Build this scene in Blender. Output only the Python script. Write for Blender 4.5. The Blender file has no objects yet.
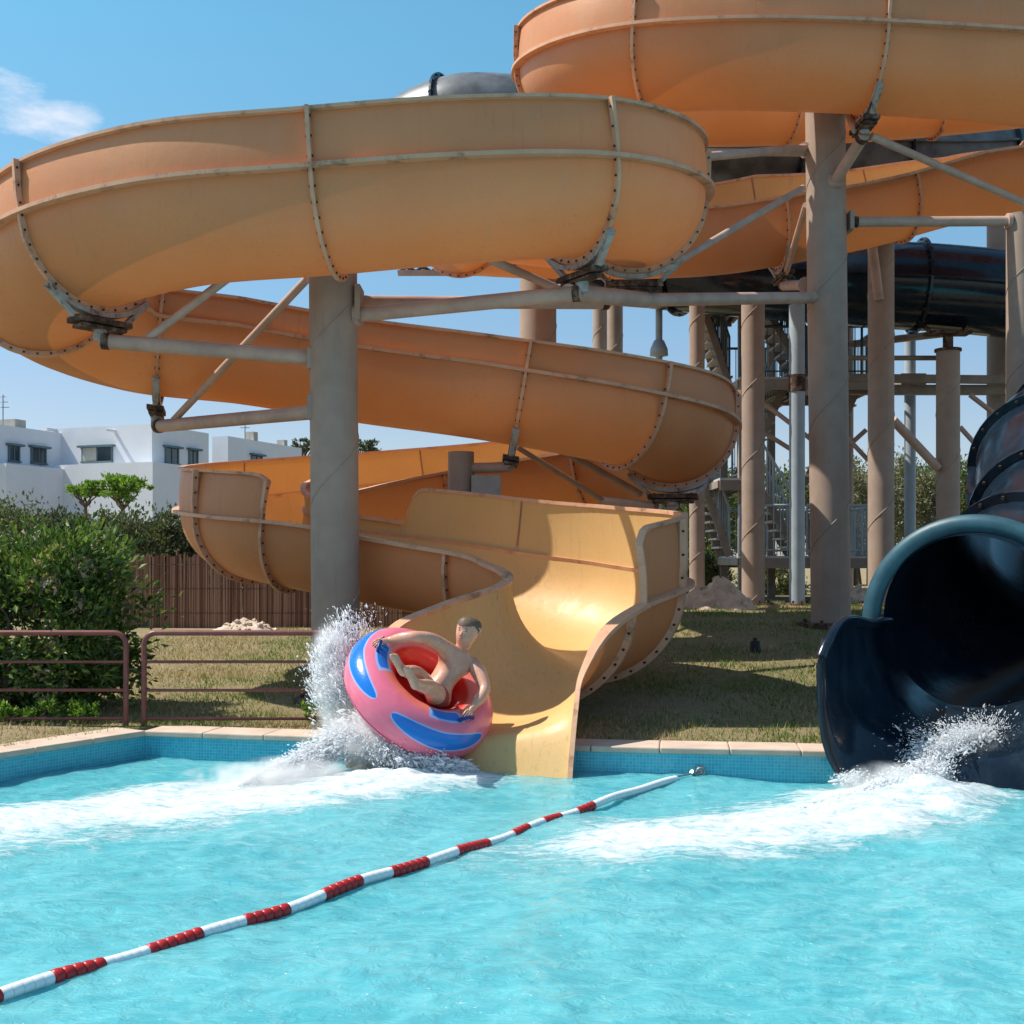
import bpy, bmesh, math, random
import numpy as np
from mathutils import Vector, Matrix, noise as mnoise

R = math.radians
random.seed(7)
rng = np.random.default_rng(11)
scn = bpy.context.scene
COL = scn.collection

# ------------------------------------------------------------------ camera
F = 1200.0            # focal length in pixels
HY = 560.0            # picture row of the horizon
EYE = 1.9             # eye height above the water (water is z = 0)
cam = bpy.data.cameras.new('camera')
cam_o = bpy.data.objects.new('camera', cam)
COL.objects.link(cam_o)
cam_o.location = (0, 0, EYE)
cam_o.rotation_euler = (R(90), 0, 0)
cam.sensor_width = 36
cam.lens = 36 * F / 1024
cam.shift_y = (HY - 512) / 1024
cam.clip_start = 0.1
cam.clip_end = 3000
scn.camera = cam_o


def W(px, py, d):
    """world point seen at picture position px,py at depth d metres"""
    return Vector(((px - 512) * d / F, d, EYE + (HY - py) * d / F))


# ------------------------------------------------------------------ nodes
class NT:
    def __init__(s, name):
        s.m = bpy.data.materials.new(name)
        s.m.use_nodes = True
        s.t = s.m.node_tree
        s.b = s.t.nodes['Principled BSDF']
        s.out = s.t.nodes['Material Output']

    def n(s, typ, **kw):
        nd = s.t.nodes.new(typ)
        for k, v in kw.items():
            if k.startswith('i_'):
                nd.inputs[k[2:].replace('_', ' ')].default_value = v
            else:
                setattr(nd, k, v)
        return nd

    def l(s, a, b):
        s.t.links.new(a, b)

    def coord(s, scale=(1, 1, 1), kind='Object'):
        tc = s.n('ShaderNodeTexCoord')
        mp = s.n('ShaderNodeMapping')
        mp.inputs['Scale'].default_value = scale
        s.l(tc.outputs[kind], mp.inputs['Vector'])
        return mp.outputs['Vector']

    def noise(s, vec, scale, detail=4, rough=0.55, dist=0.0):
        nd = s.n('ShaderNodeTexNoise')
        nd.inputs['Scale'].default_value = scale
        nd.inputs['Detail'].default_value = detail
        nd.inputs['Roughness'].default_value = rough
        nd.inputs['Distortion'].default_value = dist
        s.l(vec, nd.inputs['Vector'])
        return nd.outputs['Fac']

    def ramp(s, fac, stops):
        nd = s.n('ShaderNodeValToRGB')
        el = nd.color_ramp.elements
        while len(el) < len(stops):
            el.new(0.5)
        for e, (p, c) in zip(el, stops):
            e.position = p
            e.color = (c[0], c[1], c[2], 1) if not isinstance(c, (int, float)) else (c, c, c, 1)
        s.l(fac, nd.inputs['Fac'])
        return nd.outputs['Color']

    def mix(s, fac, a, b, mode='MIX'):
        nd = s.n('ShaderNodeMix', data_type='RGBA', blend_type=mode)
        for sock, v in ((nd.inputs[0], fac), (nd.inputs[6], a), (nd.inputs[7], b)):
            if isinstance(v, bpy.types.NodeSocket):
                s.l(v, sock)
            elif isinstance(v, (int, float)):
                sock.default_value = v
            else:
                sock.default_value = (v[0], v[1], v[2], 1)
        return nd.outputs[2]

    def math(s, op, a, b=0.0, clamp=False):
        nd = s.n('ShaderNodeMath', operation=op, use_clamp=clamp)
        for sock, v in ((nd.inputs[0], a), (nd.inputs[1], b)):
            if isinstance(v, bpy.types.NodeSocket):
                s.l(v, sock)
            else:
                sock.default_value = v
        return nd.outputs[0]

    def bump(s, h, strength=0.3, dist=0.02):
        nd = s.n('ShaderNodeBump')
        nd.inputs['Strength'].default_value = strength
        nd.inputs['Distance'].default_value = dist
        s.l(h, nd.inputs['Height'])
        s.l(nd.outputs['Normal'], s.b.inputs['Normal'])

    def base(s, c):
        if isinstance(c, bpy.types.NodeSocket):
            s.l(c, s.b.inputs['Base Color'])
        else:
            s.b.inputs['Base Color'].default_value = (c[0], c[1], c[2], 1)

    def set(s, rough=None, metal=None, spec=None, ior=None, coat=None):
        if rough is not None: s.b.inputs['Roughness'].default_value = rough
        if metal is not None: s.b.inputs['Metallic'].default_value = metal
        if spec is not None: s.b.inputs['Specular IOR Level'].default_value = spec
        if ior is not None: s.b.inputs['IOR'].default_value = ior
        if coat is not None: s.b.inputs['Coat Weight'].default_value = coat
        return s


def simple(name, col, rough=0.6, var=0.15, scale=6.0, spec=0.4, bump=0.0, metal=0.0, stretch=(1, 1, 1)):
    t = NT(name)
    v = t.coord(stretch)
    f = t.noise(v, scale, 5, 0.6)
    lo = tuple(c * (1 - var) for c in col)
    hi = tuple(min(1, c * (1 + var)) for c in col)
    t.base(t.ramp(f, [(0.3, lo), (0.7, hi)]))
    t.set(rough=rough, spec=spec, metal=metal)
    if bump:
        t.bump(t.noise(v, scale * 8, 4), bump, 0.01)
    return t.m


def gelcoat():
    """sun-faded fibreglass sheet: glossy golden inside, chalky orange-tan outside, letting some sunlight through"""
    t = NT('orange_fibreglass')
    v = t.coord()
    f = t.noise(v, 0.7, 4, 0.55)
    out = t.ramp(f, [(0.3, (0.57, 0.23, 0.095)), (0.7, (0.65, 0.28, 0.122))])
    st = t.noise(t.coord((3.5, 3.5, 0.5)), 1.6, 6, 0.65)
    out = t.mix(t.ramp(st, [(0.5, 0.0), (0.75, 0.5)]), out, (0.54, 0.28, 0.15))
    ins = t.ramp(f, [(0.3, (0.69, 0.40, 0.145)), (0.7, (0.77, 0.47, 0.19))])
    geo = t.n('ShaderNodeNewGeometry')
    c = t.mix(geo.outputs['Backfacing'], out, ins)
    # drip marks and dirt runs down the sides
    dr = t.noise(t.coord((9, 9, 0.45)), 2.0, 5, 0.7)
    pt_ = t.noise(v, 0.9, 3, 0.5)
    c = t.mix(t.math('MULTIPLY', t.ramp(dr, [(0.55, 0.0), (0.72, 0.5)]), t.ramp(pt_, [(0.42, 0.15), (0.62, 1.0)])), c, (0.33, 0.18, 0.10))
    sc = t.noise(t.coord((1, 1, 3)), 26, 4, 0.75)
    c = t.mix(t.ramp(sc, [(0.66, 0.0), (0.74, 0.3)]), c, (0.80, 0.55, 0.36))
    fine = t.noise(v, 70, 3, 0.6)
    c = t.mix(0.35, c, t.mix(1.0, c, t.ramp(fine, [(0.3, 0.7), (0.7, 1.0)]), 'MULTIPLY'))
    t.base(c)
    t.set(spec=.4)
    t.l(t.ramp(st, [(0.35, .42), (0.7, .56)]), t.b.inputs['Roughness'])
    t.bump(t.noise(v, 9, 3), 0.12, 0.02)
    tr = t.n('ShaderNodeBsdfTranslucent')
    tr.inputs['Color'].default_value = (0.92, 0.27, 0.045, 1)
    mx = t.n('ShaderNodeMixShader'); mx.inputs[0].default_value = 0.06
    t.l(t.b.outputs[0], mx.inputs[1]); t.l(tr.outputs[0], mx.inputs[2]); t.l(mx.outputs[0], t.out.inputs['Surface'])
    return t.m


def flange_mat():
    t = NT('flange_fibreglass')
    v = t.coord()
    f = t.noise(v, 5, 5, 0.6)
    c = t.ramp(f, [(0.3, (0.60, 0.31, 0.18)), (0.7, (0.70, 0.39, 0.245))])
    r_ = t.noise(v, 3.2, 7, 0.75)
    c = t.mix(t.ramp(r_, [(0.54, 0.0), (0.66, 0.75)]), c, (0.20, 0.095, 0.055))
    t.base(c)
    t.set(rough=0.5, spec=0.35)
    return t.m


def navy_gel():
    t = NT('navy_fibreglass')
    v = t.coord()
    f = t.noise(v, 1.3, 5, 0.6)
    c = t.ramp(f, [(0.35, (0.005, 0.009, 0.016)), (0.7, (0.013, 0.026, 0.044))])
    s = t.noise(t.coord((1, 1, 0.25)), 5, 6, 0.7)
    c = t.mix(t.ramp(s, [(0.5, 0.0), (0.78, 0.16)]), c, (0.08, 0.11, 0.14))
    t.base(c)
    t.set(spec=0.4)
    t.l(t.ramp(s, [(0.35, 0.10), (0.75, 0.28)]), t.b.inputs['Roughness'])
    t.bump(t.noise(v, 6, 2), 0.08, 0.02)
    return t.m


def column_paint():
    t = NT('column_paint')
    v = t.coord()
    f = t.noise(v, 2.0, 6, 0.65)
    c = t.ramp(f, [(0.3, (0.31, 0.225, 0.175)), (0.7, (0.40, 0.30, 0.24))])
    s = t.noise(t.coord((6, 6, 0.35)), 2.2, 6, 0.7)
    c = t.mix(t.ramp(s, [(0.56, 0.0), (0.8, 0.6)]), c, (0.23, 0.17, 0.125))
    t.base(c)
    t.set(rough=0.6, spec=0.3)
    t.bump(t.noise(v, 30, 3), 0.12, 0.01)
    return t.m


def rust_steel(name='rusty_steel', dark=0.5):
    t = NT(name)
    v = t.coord()
    f = t.noise(v, 9, 6, 0.7)
    t.base(t.ramp(f, [(0.34, (0.26, 0.21, 0.18)), (0.44, (0.15, 0.085, 0.055)), (0.55, (0.045, 0.024, 0.017))]))
    t.set(rough=0.75, spec=0.3)
    t.bump(f, 0.3, 0.01)
    return t.m


M = {}
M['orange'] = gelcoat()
M['flange'] = flange_mat()
M['bolt'] = simple('rusty_bolt', (0.055, 0.032, 0.022), 0.7, 0.4, 30)
M['navy'] = navy_gel()
M['grey_gel'] = simple('weathered_grey_fibreglass', (0.13, 0.135, 0.14), 0.4, 0.45, 2.5, 0.5)
M['teal_rim'] = simple('faded_blue_rim', (0.028, 0.085, 0.112), 0.45, 0.3, 5)
M['paint'] = column_paint()
M['arm'] = simple('arm_paint', (0.46, 0.315, 0.25), 0.55, 0.2, 3, stretch=(1, 1, 1))
M['rust'] = rust_steel()
M['greypole'] = simple('blue_grey_paint', (0.36, 0.42, 0.46), 0.5, 0.12, 3)
M['concrete'] = simple('concrete', (0.42, 0.39, 0.35), 0.85, 0.15, 5, 0.2, 0.2)
M['coping'] = simple('pink_stone_coping', (0.56, 0.42, 0.33), 0.8, 0.14, 4, 0.25, 0.25)
M['tower_steel'] = simple('dark_tower_steel', (0.035, 0.05, 0.06), 0.5, 0.2, 6)
M['tower_rail'] = simple('teal_rail_paint', (0.05, 0.085, 0.105), 0.5, 0.2, 6)
M['tower_beam'] = simple('tower_beam_paint', (0.27, 0.215, 0.175), 0.6, 0.2, 3)
M['tread'] = simple('stair_tread', (0.50, 0.46, 0.42), 0.7, 0.2, 6)
M['rail_red'] = simple('maroon_paint', (0.19, 0.062, 0.052), 0.4, 0.2, 8)
M['plaster'] = simple('white_plaster', (0.70, 0.70, 0.73), 0.85, 0.05, 0.6, 0.2)
M['window'] = simple('window_glass', (0.035, 0.05, 0.06), 0.12, 0.2, 1.0, 0.7)
M['shutter'] = simple('cream_shutter', (0.42, 0.40, 0.33), 0.6, 0.1, 3)
M['wframe'] = simple('teal_trim', (0.10, 0.15, 0.17), 0.6, 0.1, 3)
M['rope_white'] = simple('white_float_plastic', (0.78, 0.79, 0.80), 0.35, 0.05, 20)
M['rope_red'] = simple('red_float_plastic', (0.42, 0.018, 0.02), 0.32, 0.2, 20)
M['steelcable'] = simple('steel_cable', (0.35, 0.36, 0.37), 0.4, 0.2, 20, metal=0.6)
M['trunk'] = simple('bark', (0.14, 0.10, 0.07), 0.9, 0.3, 12, 0.2, 0.5)
M['sandpile'] = simple('rubble_sand', (0.58, 0.45, 0.35), 0.95, 0.25, 5, 0.15, 0.6)
M['black'] = simple('black_plastic', (0.015, 0.015, 0.016), 0.5, 0.2, 10)


# ------------------------------------------------------------------ mesh builder
class MB:
    def __init__(s):
        s.v, s.f, s.mi, s.sm = [], [], [], []

    def add(s, vs, fs, mi=0, smooth=False):
        o = len(s.v)
        s.v.extend([tuple(p) for p in vs])
        for f in fs:
            s.f.append([i + o for i in f])
            s.mi.append(mi)
            s.sm.append(smooth)
        return s

    def box(s, lo, hi, mi=0):
        x0, y0, z0 = lo; x1, y1, z1 = hi
        vs = [(x0, y0, z0), (x1, y0, z0), (x1, y1, z0), (x0, y1, z0), (x0, y0, z1), (x1, y0, z1), (x1, y1, z1), (x0, y1, z1)]
        return s.add(vs, [(0, 3, 2, 1), (4, 5, 6, 7), (0, 1, 5, 4), (1, 2, 6, 5), (2, 3, 7, 6), (3, 0, 4, 7)], mi)

    def obox(s, c, ax, ay, az, mi=0):
        """oriented box: centre and three half-axis vectors"""
        c = Vector(c); ax = Vector(ax); ay = Vector(ay); az = Vector(az)
        vs = [c + i * ax + j * ay + k * az for k in (-1, 1) for (i, j) in ((-1, -1), (1, -1), (1, 1), (-1, 1))]
        return s.add(vs, [(0, 3, 2, 1), (4, 5, 6, 7), (0, 1, 5, 4), (1, 2, 6, 5), (2, 3, 7, 6), (3, 0, 4, 7)], mi)

    def beam(s, a, b, w, h, mi=0, up=(0, 0, 1)):
        a = Vector(a); b = Vector(b)
        t = (b - a).normalized()
        l = t.cross(Vector(up))
        if l.length < 1e-4: l = t.cross(Vector((0, 1, 0)))
        l.normalize(); u = l.cross(t)
        return s.obox((a + b) / 2, t * (b - a).length / 2, l * w / 2, u * h / 2, mi)

    def tube(s, pts, r, n=12, mi=0, caps=True, smooth=True):
        pts = [Vector(p) for p in pts]
        rs = r if isinstance(r, (list, tuple)) else [r] * len(pts)
        ref = Vector((0, 0, 1))
        t0 = (pts[1] - pts[0]).normalized()
        if abs(t0.z) > 0.9: ref = Vector((0, 1, 0))
        l = t0.cross(ref).normalized()
        vs = []
        for i, p in enumerate(pts):
            t = (pts[min(i + 1, len(pts) - 1)] - pts[max(i - 1, 0)]).normalized()
            l = (l - t * l.dot(t)).normalized()
            u = t.cross(l)
            for k in range(n):
                a = 2 * math.pi * k / n
                vs.append(p + (l * math.cos(a) + u * math.sin(a)) * rs[i])
        fs = []
        for i in range(len(pts) - 1):
            for k in range(n):
                fs.append((i * n + k, i * n + (k + 1) % n, (i + 1) * n + (k + 1) % n, (i + 1) * n + k))
        s.add(vs, fs, mi, smooth)
        if caps:
            o = len(s.v)
            e = (len(pts) - 1) * n
            s.add([vs[k] for k in range(n)], [list(range(n))[::-1]], mi)
            s.add([vs[e + k] for k in range(n)], [list(range(n))], mi)
        return s

    def grid(s, P, mi=0, smooth=True, close_u=False, close_v=False):
        """P: list of rows of points"""
        nu, nv = len(P), len(P[0])
        vs = [p for row in P for p in row]
        fs = []
        for i in range(nu if close_u else nu - 1):
            for j in range(nv if close_v else nv - 1):
                i2, j2 = (i + 1) % nu, (j + 1) % nv
                fs.append((i * nv + j, i * nv + j2, i2 * nv + j2, i2 * nv + j))
        return s.add(vs, fs, mi, smooth)

    def lathe(s, base, prof, n=24, mi=0, smooth=True):
        b = Vector(base)
        P = [[b + Vector((r * math.cos(2 * math.pi * k / n), r * math.sin(2 * math.pi * k / n), z)) for k in range(n)] for r, z in prof]
        return s.grid(P, mi, smooth, close_v=True)

    def build(s, name, mats, parent=None, loc=None):
        me = bpy.data.meshes.new(name)
        off = Vector((0, 0, 0))
        if parent is not None:
            q = parent
            while q.parent: q = q.parent
            off = q.location.copy()
        elif loc is not None:
            off = Vector(loc)
        me.from_pydata([(a - off.x, b - off.y, c - off.z) for a, b, c in s.v], [], s.f)
        if not isinstance(mats, (list, tuple)): mats = [mats]
        for m in mats: me.materials.append(m)
        me.polygons.foreach_set('material_index', s.mi)
        me.polygons.foreach_set('use_smooth', s.sm)
        me.update()
        o = bpy.data.objects.new(name, me)
        COL.objects.link(o)
        if parent is not None: o.parent = parent
        elif loc is not None: o.location = off
        return o


def np_obj(name, V, Fc, mats, parent=None, loc=None, mi=None, smooth=False, nper=4):
    """fast object from numpy verts and faces (all faces nper-gons)"""
    V = np.asarray(V, dtype=np.float32)
    off = np.zeros(3, dtype=np.float32)
    if parent is not None:
        q = parent
        while q.parent: q = q.parent
        off = np.array(q.location, dtype=np.float32)
    elif loc is not None:
        off = np.array(loc, dtype=np.float32)
    V = V - off
    Fc = np.asarray(Fc, dtype=np.int32)
    me = bpy.data.meshes.new(name)
    me.vertices.add(len(V)); me.vertices.foreach_set('co', V.ravel())
    me.loops.add(Fc.size); me.loops.foreach_set('vertex_index', Fc.ravel())
    me.polygons.add(len(Fc))
    me.polygons.foreach_set('loop_start', np.arange(len(Fc), dtype=np.int32) * nper)
    me.polygons.foreach_set('loop_total', np.full(len(Fc), nper, dtype=np.int32))
    if not isinstance(mats, (list, tuple)): mats = [mats]
    for m in mats: me.materials.append(m)
    if mi is not None: me.polygons.foreach_set('material_index', np.asarray(mi, dtype=np.int32))
    me.polygons.foreach_set('use_smooth', np.full(len(Fc), smooth))
    me.update(calc_edges=True)
    o = bpy.data.objects.new(name, me)
    COL.objects.link(o)
    if parent is not None: o.parent = parent
    elif loc is not None: o.location = loc
    return o


def tag(o, label=None, cat=None, group=None, kind=None):
    if label: o['label'] = label
    if cat: o['category'] = cat
    if group: o['group'] = group
    if kind: o['kind'] = kind
    return o


def thing(name, loc, label, cat, group=None):
    o = bpy.data.objects.new(name, None)
    COL.objects.link(o)
    o.location = loc
    o.empty_display_size = 0.2
    return tag(o, label, cat, group)


# ------------------------------------------------------------------ numpy noise
def vnoise(x, y, seed=0):
    r = np.random.default_rng(seed)
    T = r.random((256, 256))
    xi = np.floor(x).astype(int); yi = np.floor(y).astype(int)
    fx = x - xi; fy = y - yi
    fx = fx * fx * (3 - 2 * fx); fy = fy * fy * (3 - 2 * fy)
    a = T[xi % 256, yi % 256]; b = T[(xi + 1) % 256, yi % 256]
    c = T[xi % 256, (yi + 1) % 256]; d = T[(xi + 1) % 256, (yi + 1) % 256]
    return (a * (1 - fx) + b * fx) * (1 - fy) + (c * (1 - fx) + d * fx) * fy


def fbm(x, y, oct=4, seed=0, gain=0.5):
    s = 0; a = 1; tot = 0
    for k in range(oct):
        s = s + a * vnoise(x * 2 ** k + 17.3 * k, y * 2 ** k - 9.1 * k, seed + k)
        tot += a; a *= gain
    return s / tot


# ------------------------------------------------------------------ ground
CX, CY = -3.56, 11.62                     # far left corner of the pool


def edge_y(x):
    x = np.asarray(x, dtype=float)
    left = CY + 1.55 * (x - CX)
    right = np.where(x < 0.7, CY + (x - CX) * (10.68 - CY) / (0.7 - CX), 10.68 + (x - 0.7) * (-0.135))
    return np.where(x < CX, np.maximum(left, -6), right)


def sstep(a, b, x):
    t = np.clip((x - a) / (b - a), 0, 1)
    return t * t * (3 - 2 * t)


def ground_z(x, y):
    x = np.asarray(x, dtype=float); y = np.asarray(y, dtype=float)
    e = edge_y(x)
    dd = np.maximum(y - e - 0.45, 0)
    zl = 0.235 + 0.27 * sstep(0, 13, dd)
    zr = 0.235 + 0.72 * sstep(-2.5, 8.0, dd) - 0.72 * sstep(-2.5, 8.0, 0) + 0.08 * sstep(8, 14, dd)
    zr = 0.235 + (0.66 * np.clip(dd / 7.2, 0, 1) + 0.16 * sstep(6, 12, dd))
    k = sstep(-2.5, 1.5, x)
    far = sstep(26, 60, y)
    z = zl * (1 - k) + zr * k
    return z * (1 - far) + 0.9 * far + 0.02 * (fbm(x * 0.9, y * 0.9, 3, 5) - 0.5) * np.clip(dd, 0, 1)


def gz(x, y):
    return float(ground_z(x, y))


def build_ground():
    t = NT('lawn_ground')
    v = t.coord()
    a = t.noise(v, 0.55, 6, 0.65)
    b = t.noise(v, 14, 5, 0.7)
    c = t.ramp(a, [(0.30, (0.12, 0.13, 0.045)), (0.44, (0.27, 0.215, 0.11)), (0.6, (0.38, 0.28, 0.17))])
    c = t.mix(0.5, c, t.ramp(b, [(0.3, (0.15, 0.12, 0.06)), (0.7, (0.42, 0.33, 0.20))]))
    t.base(c)
    t.set(rough=0.95, spec=0.1)
    t.bump(t.noise(v, 40, 5, 0.7), 0.8, 0.04)
    xs = np.unique(np.concatenate([np.linspace(-400, -12, 40), np.linspace(-12, 12, 200), np.linspace(12, 400, 40), [CX]]))
    dd = np.concatenate([[0.36], np.linspace(0.45, 18, 130), np.geomspace(18.3, 900, 50)])
    X = np.repeat(xs[:, None], len(dd), 1)
    Y = edge_y(xs)[:, None] + dd[None, :]
    Z = ground_z(X, Y)
    Z[:, 0] = 0.05
    V = np.stack([X, Y, Z], -1).reshape(-1, 3)
    nu, nv = X.shape
    i, j = np.meshgrid(np.arange(nu - 1), np.arange(nv - 1), indexing='ij')
    q = np.stack([i * nv + j, (i + 1) * nv + j, (i + 1) * nv + j + 1, i * nv + j + 1], -1).reshape(-1, 4)
    o = np_obj('ground', V, q, t.m, smooth=True)
    tag(o, 'dry patchy lawn sloping up from the pool edge', 'ground', kind='structure')


build_ground()


def build_pool():
    # edge polyline far side, sampled
    xs = [-9.5, CX, 0.7, 14.0]
    P = [Vector((x, float(edge_y(x)), 0)) for x in xs]
    # tile wall
    t = NT('mosaic_tile')
    tc = t.n('ShaderNodeUVMap')
    br = t.n('ShaderNodeTexBrick')
    br.offset = 0.0
    br.inputs['Scale'].default_value = 1.0
    br.inputs['Brick Width'].default_value = 0.03
    br.inputs['Row Height'].default_value = 0.03
    br.inputs['Mortar Size'].default_value = 0.0016
    br.inputs['Color1'].default_value = (0.03, 0.34, 0.46, 1)
    br.inputs['Color2'].default_value = (0.06, 0.44, 0.55, 1)
    br.inputs['Mortar'].default_value = (0.25, 0.55, 0.62, 1)
    t.l(tc.outputs['UV'], br.inputs['Vector'])
    t.base(br.outputs['Color'])
    t.set(rough=0.25, spec=0.5)
    mb = MB(); uv = []
    d = 0
    for a, b in zip(P[:-1], P[1:]):
        L = (b - a).length
        z0, z1 = -0.8, 0.20
        mb.add([(a.x, a.y, z0), (b.x, b.y, z0), (b.x, b.y, z1), (a.x, a.y, z1)], [(0, 1, 2, 3)])
        uv += [(d, z0), (d + L, z0), (d + L, z1), (d, z1)]
        d += L
    o = mb.build('pool_wall', t.m)
    ul = o.data.uv_layers.new(name='UVMap')
    for k, c in enumerate(uv): ul.data[k].uv = c
    tag(o, 'blue mosaic tiled pool wall above the water line', 'pool wall', kind='structure')
    # coping: stones as one strip with joints
    mb = MB()
    for a, b in zip(P[:-1], P[1:]):
        L = (b - a).length
        u = (b - a) / L
        n = Vector((-u.y, u.x, 0))
        k = max(1, int(round(L / 0.62)))
        for i in range(k):
            p = a + u * (L * i / k + 0.003); q = a + u * (L * (i + 1) / k - 0.003)
            c = (p + q) / 2 + n * 0.19
            hw = 0.215
            mb.obox((c.x, c.y, 0.222 + random.uniform(-.002, .002)), u * (q - p).length / 2, n * hw, (0, 0, 0.028))
    o = mb.build('pool_edge', M['coping'])
    bv = o.modifiers.new('bevel', 'BEVEL'); bv.width = 0.012; bv.segments = 2
    tag(o, 'pinkish stone coping along the pool edge', 'coping', kind='structure')
    # pool floor
    mb = MB()
    mb.add([(-20, -8, -1.1), (20, -8, -1.1), (20, 14, -1.1), (-20, 14, -1.1)], [(0, 1, 2, 3)])
    tag(mb.build('pool_floor', simple('pool_floor_paint', (0.10, 0.5, 0.6), 0.6)), 'pale blue floor of the pool', 'pool floor', kind='structure')


build_pool()


# ------------------------------------------------------------------ water
def seg_d(x, y, pts):
    """distance to a polyline with radius per point; returns signed (d - r)"""
    best = np.full(x.shape, 1e9)
    for (ax, ay, ar), (bx, by, br_) in zip(pts[:-1], pts[1:]):
        vx, vy = bx - ax, by - ay
        t = np.clip(((x - ax) * vx + (y - ay) * vy) / (vx * vx + vy * vy), 0, 1)
        d = np.hypot(x - ax - t * vx, y - ay - t * vy) - (ar + t * (br_ - ar))
        best = np.minimum(best, d)
    return best


WASH_L = [(-0.65, 10.45, 0.5), (-1.6, 9.9, 0.62), (-2.6, 9.3, 0.62), (-3.6, 8.7, 0.6), (-4.8, 8.1, 0.6)]
WASH_L2 = [(-0.9, 10.3, 0.3), (-2.3, 9.0, 0.35), (-3.5, 8.0, 0.4), (-4.6, 7.4, 0.4)]
WASH_R = [(3.5, 9.75, 0.45), (3.0, 9.3, 0.55), (2.3, 8.75, 0.6), (1.5, 8.2, 0.45), (0.7, 7.9, 0.4)]
WASH_R2 = [(1.6, 8.6, 0.5), (0.8, 8.1, 0.5), (0.0, 7.6, 0.3)]


def foam_field(X, Y):
    wx = X + 0.5 * (fbm(X * 1.1, Y * 1.5, 4, 21) - 0.5)
    wy = Y + 0.7 * (fbm(X * 1.3 + 9, Y * 1.3, 4, 31) - 0.5)
    f = 1.0 * np.clip(0.62 - seg_d(wx, wy, WASH_L) / 0.55, 0, 1)
    f = np.maximum(f, 0.62 * np.clip(0.5 - seg_d(wx, wy, WASH_L2) / 0.7, 0, 1))
    f = np.maximum(f, 1.0 * np.clip(0.62 - seg_d(wx, wy, WASH_R) / 0.55, 0, 1))
    f = np.maximum(f, 0.62 * np.clip(0.5 - seg_d(wx, wy, WASH_R2) / 0.9, 0, 1))
    return f


def wave_h(X, Y):
    h = np.zeros_like(X)
    r = np.random.default_rng(3)
    for k in range(26):
        lam = 0.14 * (1.13 ** k)
        th = r.uniform(0, 2 * np.pi)
        amp = 0.0034 * lam ** 0.75
        ph = r.uniform(0, 6.28)
        warp = 2.2 * (fbm(X * 0.8 + k, Y * 0.8, 2, 60 + k) - 0.5)
        h += amp * np.sin(2 * np.pi / lam * (X * np.cos(th) + Y * np.sin(th)) + ph + warp * 2)
    h += 0.02 * (fbm(X * 2.1, Y * 3.0, 4, 80) - 0.5)
    f = foam_field(X, Y)
    h += f ** 1.5 * (0.03 * fbm(X * 3.5, Y * 3.5, 4, 90) + 0.035 * fbm(X * 14, Y * 14, 3, 95))
    # mounds where the chutes pour in
    for (cx, cy, s, a) in ((-0.95, 10.35, 0.45, 0.08), (-1.7, 9.95, 0.5, 0.03), (3.25, 9.5, 0.38, 0.12), (2.75, 9.1, 0.45, 0.05)):
        h += a * np.exp(-((X - cx) ** 2 + (Y - cy) ** 2) / (2 * s * s * 0.5)) * (0.5 + fbm(X * 5, Y * 5, 4, 99))
    return h, f


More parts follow.
